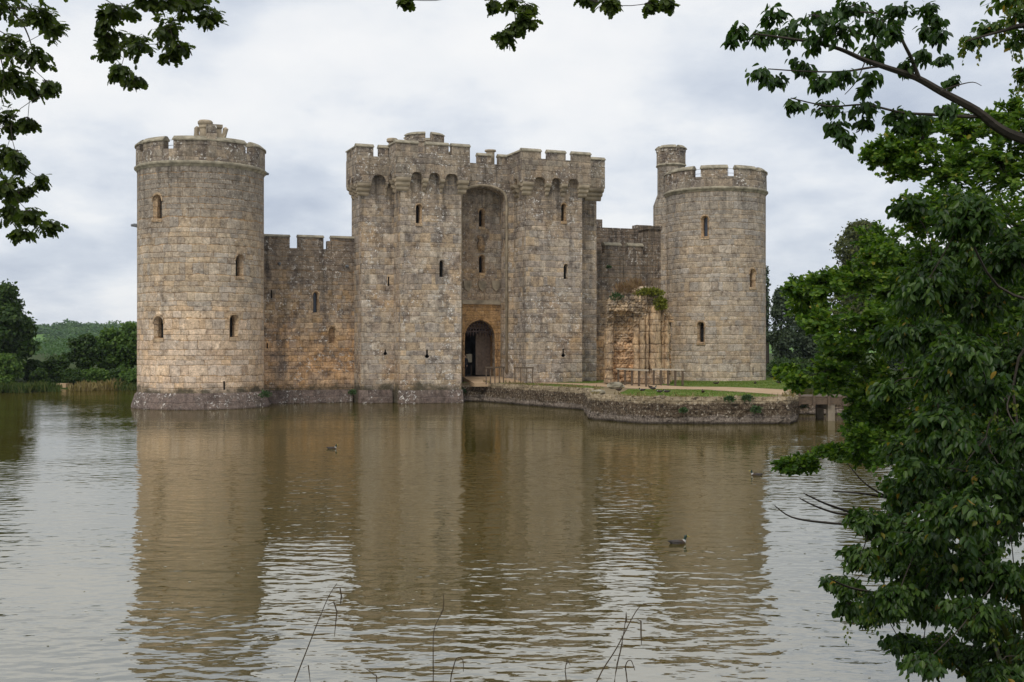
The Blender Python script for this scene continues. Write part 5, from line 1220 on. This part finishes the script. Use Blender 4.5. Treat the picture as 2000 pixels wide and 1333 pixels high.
top_b = [(235, 18, 44, 22), (300, 10, 60, 22), (370, 14, 50, 22), (412, 34, 26, 26), (208, 70, 26, 20), (258, 88, 44, 34), (330, 62, 46, 36), (350, 95, 24, 14), (330, 112, 16, 8), (210, 98, 28, 16), (232, 140, 22, 14), (262, 160, 22, 12), (202, 34, 16, 18), (300, -30, 120, 30), (60, -30, 100, 30)]
cen_b = [(1000, 5, 12, 8), (1032, 12, 18, 12), (1022, 40, 24, 10), (1008, 58, 18, 12), (985, 72, 16, 10), (962, 6, 8, 8), (790, 0, 10, 5), (1190, 4, 26, 16), (1275, 6, 12, 12), (1304, 2, 8, 5), (1150, -4, 16, 8), (1100, -40, 120, 24), (940, -40, 80, 20)]
for lst, dd, an in ((left_b, (9.8, 12.2), (-6.9, 9.2, 8.2)), (top_b, (9.4, 11.2), (-4.2, 9.8, 9.0)), (cen_b, (8.8, 9.8), (.4, 9.5, 8.8))):
    A = Vector(an) - QV; bs = [(c - QV, R) for (c, R) in px_boughs(lst, *dd, 1.1)]
    rts = branch_out(tb, [(A, .05), (A + Vector((-1.2, .1, .5)), .06), (A + Vector((.9, .2, .1)), .04)], [b[0] for b in bs], .03)
    for (c, R), mid_ in zip(bs, rts):
        vol = (R[0] * R[2]) ** .5; nt = int(5 + (74 if lst is not cen_b else 42) * vol)
        S.bough(c, R, nt, 10, .084, root=mid_, sag=.1, droop=.45, start=.35, hue=(0, .85), rad=.004, seg=3)
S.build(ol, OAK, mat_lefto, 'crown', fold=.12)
tb.build('trunk', mat_bark, ol)

# ------------------------------------------------------------------ grasses of the near bank
mat_stalk = plain('dry_stalk', (0.075, 0.055, 0.035), .9)
def stalk(stem, heads, d, label):
    pts = [P(x, y, d) for x, y in stem]; b = pts[0]; dx = pts[0] - pts[1]; gxx = b.x + dx.x * 1.2; g = gz(gxx, d - .2)
    base = Vector((gxx, d - .2, g - .03)); m = MB()
    o = empty('grass_stalk', base); tag(o, label, 'grass stalk', 'dry grass stalks on the near bank')
    limb(m, [Vector((0, 0, 0))] + [p - base for p in pts], .0048, .0018, 5); m.build('stem', mat_stalk, o)
    for h in heads:
        m = MB(); q = [P(x, y, d) - base for x, y in h]; m.tube(q, [.002] + [.0042] * (len(q) - 2) + [.0015], 5)
        m.build('seed_head', mat_stalk, o)
stalk([(575, 1333), (600, 1268), (622, 1212), (642, 1165), (658, 1140)], [[(652, 1150), (664, 1148), (667, 1165), (664, 1184)], [(640, 1182), (652, 1176), (658, 1195), (653, 1244)], [(592, 1305), (602, 1300), (606, 1333)]], 6.6, 'tallest dry grass stalk leaning right, left of the picture middle')
stalk([(1165, 1333), (1205, 1265), (1236, 1205), (1254, 1182), (1272, 1185)], [[(1245, 1210), (1252, 1214), (1252, 1240), (1253, 1260)]], 6.4, 'long dry stalk with a bent tip, right of the picture middle')
stalk([(1200, 1333), (1212, 1270), (1220, 1225), (1223, 1198)], [[(1220, 1220), (1224, 1212), (1223, 1196)], [(1216, 1255), (1210, 1280), (1204, 1300)]], 6.6, 'upright dry stalk crossing the bent one')
stalk([(1225, 1333), (1222, 1300), (1232, 1290), (1240, 1310)], [], 6.0, 'short curled dry stalk at the bottom edge, right of the crossing pair')
stalk([(1106, 1333), (1104, 1310), (1108, 1286)], [[(1105, 1300), (1110, 1292), (1114, 1300)]], 6.2, 'short dry stalk with a tuft at the bottom edge, left of the crossing pair')
stalk([(880, 1333), (884, 1310), (892, 1286), (904, 1290), (905, 1312)], [], 6.3, 'short hooked dry stalk at the bottom edge near the picture middle')
stalk([(846, 1333), (846, 1290), (848, 1230), (866, 1190), (866, 1163)], [[(860, 1200), (866, 1190), (867, 1160)]], 6.9, 'slender reddish dry stalk standing over the gatehouse reflection')
stalk([(736, 1333), (730, 1318), (714, 1306)], [], 6.0, 'dry blade arching left at the bottom edge')
pts = []; base = []
for i in range(60):
    x = rng.uniform(2.9, 4.0); y = rng.uniform(6.8, 7.8); pts.append((x, y, gz(x, y) - .03))
N = len(pts); yd = np.array([-.15, 0, 1.0]) + rng.normal(size=(N, 3)) * .35
o = leaves('sedge', pts, yd, unit(N), rng.uniform(.3, .85, N), [(0, 0), (.0055, .3), (.004, .75), (0, 1)], rng.random(N), leaf_mat('sedge_leaf', (0.035, 0.05, 0.012), (0.06, 0.075, 0.018), (0.14, 0.11, 0.035), .3, .2), curl=.35)
tag(o, 'long sedge blades growing on the near bank in the bottom right corner', 'grass', kind='stuff')

# ------------------------------------------------------------------ ducks
mat_dg = plain('duck_grey', (0.06, 0.052, 0.046), .8, .3, 30); mat_db = plain('duck_brown', (0.06, 0.04, 0.027), .8, .4, 40); mat_dh = plain('duck_head_green', (0.012, 0.03, 0.022), .35)
mat_dk = plain('duck_black', (0.02, 0.018, 0.016), .6); mat_dw = plain('duck_white', (0.34, 0.33, 0.31), .7); mat_bill = plain('duck_bill', (0.32, 0.25, 0.05), .5); mat_leg = plain('duck_leg', (0.45, 0.17, 0.03), .6)
def duck(x, y, z, face, label, drake=True, pose='swim', s=1.0, group=None):
    o = empty('duck', (x, y, z), face); s *= .76; o.scale = (s, s, s); tag(o, label, 'duck', group)
    hd = .0 if pose != 'rest' else -.06; lift = {'swim': -.045, 'stand': .10, 'rest': .0}[pose]
    sp_ = [(-.33, .13, .008, .006, 4), (-.28, .115, .04, .02, 4), (-.20, .085, .085, .06, 1 if not drake else 4), (-.10, .065, .112, .085, 0), (0, .06, .12, .098, 0), (.10, .07, .105, .092, 2), (.165, .105, .07, .07, 2), (.19, .155 + hd * .5, .044, .045, 5), (.20, .20 + hd, .040, .042, 3), (.215, .245 + hd, .046, .047, 3), (.25, .262 + hd, .040, .038, 3), (.285, .25 + hd, .020, .016, 6), (.33, .238 + hd, .019, .008, 6), (.352, .236 + hd, .008, .004, 6)]
    n = 12; vs = []; fs = []; mi = []; rows = len(sp_)
    for k, (px_, pz_, ry, rz, _) in enumerate(sp_):
        a = sp_[max(k - 1, 0)]; b = sp_[min(k + 1, rows - 1)]; tx_, tz_ = b[0] - a[0], b[1] - a[1]; l = math.hypot(tx_, tz_); nx_, nz_ = -tz_ / l, tx_ / l
        for i in range(n):
            q = 2 * math.pi * i / n; vs.append((px_ + nx_ * rz * math.sin(q), ry * math.cos(q), pz_ + lift + nz_ * rz * math.sin(q)))
    for k in range(rows - 1):
        for i in range(n): fs.append((k * n + i, k * n + (i + 1) % n, (k + 1) * n + (i + 1) % n, (k + 1) * n + i)); mi.append(sp_[k + 1][4])
    fs += [tuple(range(n - 1, -1, -1)), tuple((rows - 1) * n + i for i in range(n))]; mi += [4, 6]
    m = MB(); m.v = vs; m.f = fs; m.mi = mi
    mats = [mat_dg, mat_dg, mat_db, mat_dh, mat_dk, mat_dw, mat_bill] if drake else [mat_db, mat_db, mat_db, mat_db, mat_db, mat_db, mat_bill]
    m.build('body', mats, o, smooth=True)
    for sg in (-1, 1):
        m = MB(); m.tube([(.09, sg * .088, .10 + lift), (.0, sg * .112, .105 + lift), (-.12, sg * .098, .115 + lift), (-.25, sg * .03, .135 + lift)], [.02, .034, .026, .006], 6); m.build('wing', mat_dg if drake else mat_db, o, smooth=True)
        if pose == 'stand':
            m = MB(); m.tube([(.0, sg * .045, .09), (.01, sg * .045, .015)], .008, 5); m.box(-.01, .06, sg * .045 - .025, sg * .045 + .025, .0, .014); m.build('leg', mat_leg, o)
    return o
def wd(px, py): return lvl(px, py, 0.0)
duck(*wd(1325, 1062), 0, R_(8), 'dark duck swimming nearest the camera in the reflection of the farther tower', True, s=1.0)
duck(*wd(1477, 929), 0, R_(175), 'duck swimming at the edge of the farther tower reflection beside the oak tips', True, s=1.0)
duck(*wd(649, 877), 0, R_(0), 'small pale-flanked duck swimming below the curtain wall on the left half', True, s=1.05)
GD = 'ducks resting on the lawn'
for px, py, fa, dr, po, lab in ((1254, 764.5, 200, True, 'rest', 'black and white duck at the left end of the group on the island lawn'), (1270, 758.5, 120, False, 'rest', 'brown duck at the back of the group nearest the barbican'), (1276, 764, 10, True, 'stand', 'standing drake in the middle of the group on the island lawn'),
    (1288, 767.5, 190, True, 'rest', 'low dark duck second from the right in the lawn group'), (1302, 767.5, 170, True, 'rest', 'pale grey duck at the right end of the lawn group'), (1373, 768, 90, False, 'rest', 'lone brown duck on the island lawn edge right of the group'),
    (1399, 751, 0, False, 'rest', 'brown duck close to the foot of the farther tower'), (1475, 750.5, 80, False, 'rest', 'small brown duck on the lawn at the right side of the farther tower'), (1521, 751, 15, True, 'stand', 'pale duck walking on the lawn right of the tower'), (1209, 764, 0, False, 'rest', 'brown duck on bare earth beside the pale boulder')):
    x, y = lvl(px, py, ZT); duck(x, y, ZT + .035, R_(fa), lab, dr, po, 1.1, GD)

# ------------------------------------------------------------------ people
def person(loc, face, label, coat, legs, hair):
    o = empty('person', loc, face); tag(o, label, 'person')
    J = [((0, 0, .92), .13), ((0, 0, 1.12), .125), ((0, 0, 1.36), .14), ((0, .01, 1.47), .06), ((0, .02, 1.56), .075), ((0, .03, 1.64), .085), ((0, .02, 1.71), .06)]
    E = [(0, 1), (1, 2), (2, 3), (3, 4), (4, 5), (5, 6)]
    def ch(start, pts):
        prev = start
        for p, r in pts: J.append((p, r)); E.append((prev, len(J) - 1)); prev = len(J) - 1
        return prev
    for sg in (-1, 1):
        ch(0, [((sg * .09, 0, .84), .095), ((sg * .10, .02, .48), .06), ((sg * .10, -.02, .10), .042), ((sg * .105, .10, .04), .035)])
        w = ch(2, [((sg * .17, 0, 1.40), .065), ((sg * .22, -.01, 1.14), .047), ((sg * .19, .12, .93), .034), ((sg * .185, .15, .87), .028)])
        for k in range(4): ch(w, [((sg * (.165 + .014 * k), .165 + .003 * k, .83), .009), ((sg * (.165 + .014 * k), .172, .785 - .008 * (1.5 - abs(k - 1.5))), .008)])
        ch(w, [((sg * .15, .165, .865), .010), ((sg * .14, .185, .835), .008)])
    me = bpy.data.meshes.new('body'); me.from_pydata([j[0] for j in J], E, []); b = bpy.data.objects.new('body', me); COL.objects.link(b)
    b.modifiers.new('skin', 'SKIN'); ss = b.modifiers.new('sub', 'SUBSURF'); ss.levels = 1; ss.render_levels = 1
    if not me.skin_vertices: me.skin_vertices.new()
    for v, (p, r) in zip(me.skin_vertices[0].data, J): v.radius = (r, r)
    me.skin_vertices[0].data[0].use_root = True
    bpy.context.view_layer.update(); me2 = bpy.data.meshes.new_from_object(b.evaluated_get(bpy.context.evaluated_depsgraph_get()))
    bpy.data.objects.remove(b); me2.name = 'body'
    q = link('body', me2, [coat, legs, plain('skin', (.42, .27, .19), .6)], o)
    for p in me2.polygons:
        c = p.center; p.material_index = 2 if c.z > 1.48 or (c.z < .9 and abs(c.x) > .12 and c.y > .12) else (1 if c.z < .9 else 0); p.use_smooth = True
    m = MB(); m.lathe(0, .005, [(.02, 1.56), (.088, 1.60), (.10, 1.67), (.075, 1.74), (.01, 1.765)], 12); h = m.build('hair', hair, o, smooth=True); h.location = (0, -.02, 0)
    m = MB(); m.tube([(0, .105, 1.655), (0, .125, 1.635), (0, .11, 1.625)], [.008, .013, .008], 6); m.build('nose', me2.materials[2], o)
    return o
mk = plain('dark_cloth', (.012, .013, .018), .9); mk2 = plain('charcoal_cloth', (.03, .03, .035), .9); mhair = plain('dark_hair', (.02, .014, .01), .7)
xp, yp = U(908.5, yI + .4), yI + .4; person((*wl(xp, yp), zfl), ANG + R_(180 - 30), 'person in black standing inside the gate arch at its left side', mk, mk, mhair)
aa = hR(1366.5); xp, yp = RX + (RR - 1.0) * math.cos(aa), RR * 0 + (RR - 1.0) * math.sin(aa); person((*wl(xp, yp), zR(366) + .08), ANG + R_(200), 'person in dark clothes standing behind the crenels of the farther tower', mk2, mk, mhair)
xp, yp = U(916, yD - .3), yD - .3; m = MB(); nb_ = empty('notice_board', (*wl(xp, yp), zfl), ANG); tag(nb_, 'white notice board on a dark stand inside the gate passage', 'notice board')
m.box(-.25, .25, -.03, .03, zf(708, 916, yD - .3) - zfl, zf(692, 916, yD - .3) - zfl); m.build('panel', mat_cope, nb_)
m = MB(); m.box(-.22, -.17, -.025, .025, 0, .9); m.build('leg', mat_wood, nb_); m = MB(); m.box(.17, .22, -.025, .025, 0, .9); m.build('leg', mat_wood, nb_)

# floating leaves and specks
N = 260; d = ground_d(rng.uniform(850, 1330, N), 0.0); x = rng.uniform(-.4, .35, N) * d
o = leaves('floating_leaves', np.stack([x, d, np.full(N, .008)], 1), np.concatenate([rng.normal(size=(N, 2)), np.zeros((N, 1))], 1), np.tile([0, 0, 1.0], (N, 1)) + rng.normal(0, .05, (N, 3)), rng.uniform(.03, .085, N), OVAL, rng.random(N), leaf_mat('fallen_leaf', (.09, .08, .03), (.3, .28, .2), (.5, .48, .42), .1, .3), fold=.02, curl=.02)
tag(o, 'small pale leaves and specks floating on the moat', 'leaves', kind='stuff')

# ------------------------------------------------------------------ damp air: far hills pale a little
m = MB(); m.box(-1600, 1600, -140, 2300, -8.0, 60.0)
hz_m, t = material('haze')
t.t.links.new(t.n('ShaderNodeVolumePrincipled', {'Color': (0.80, 0.88, 1.0), 'Density': 0.00009}).outputs[0], t.n('ShaderNodeOutputMaterial').inputs['Volume'])
tag(m.build('haze', hz_m), kind='stuff')
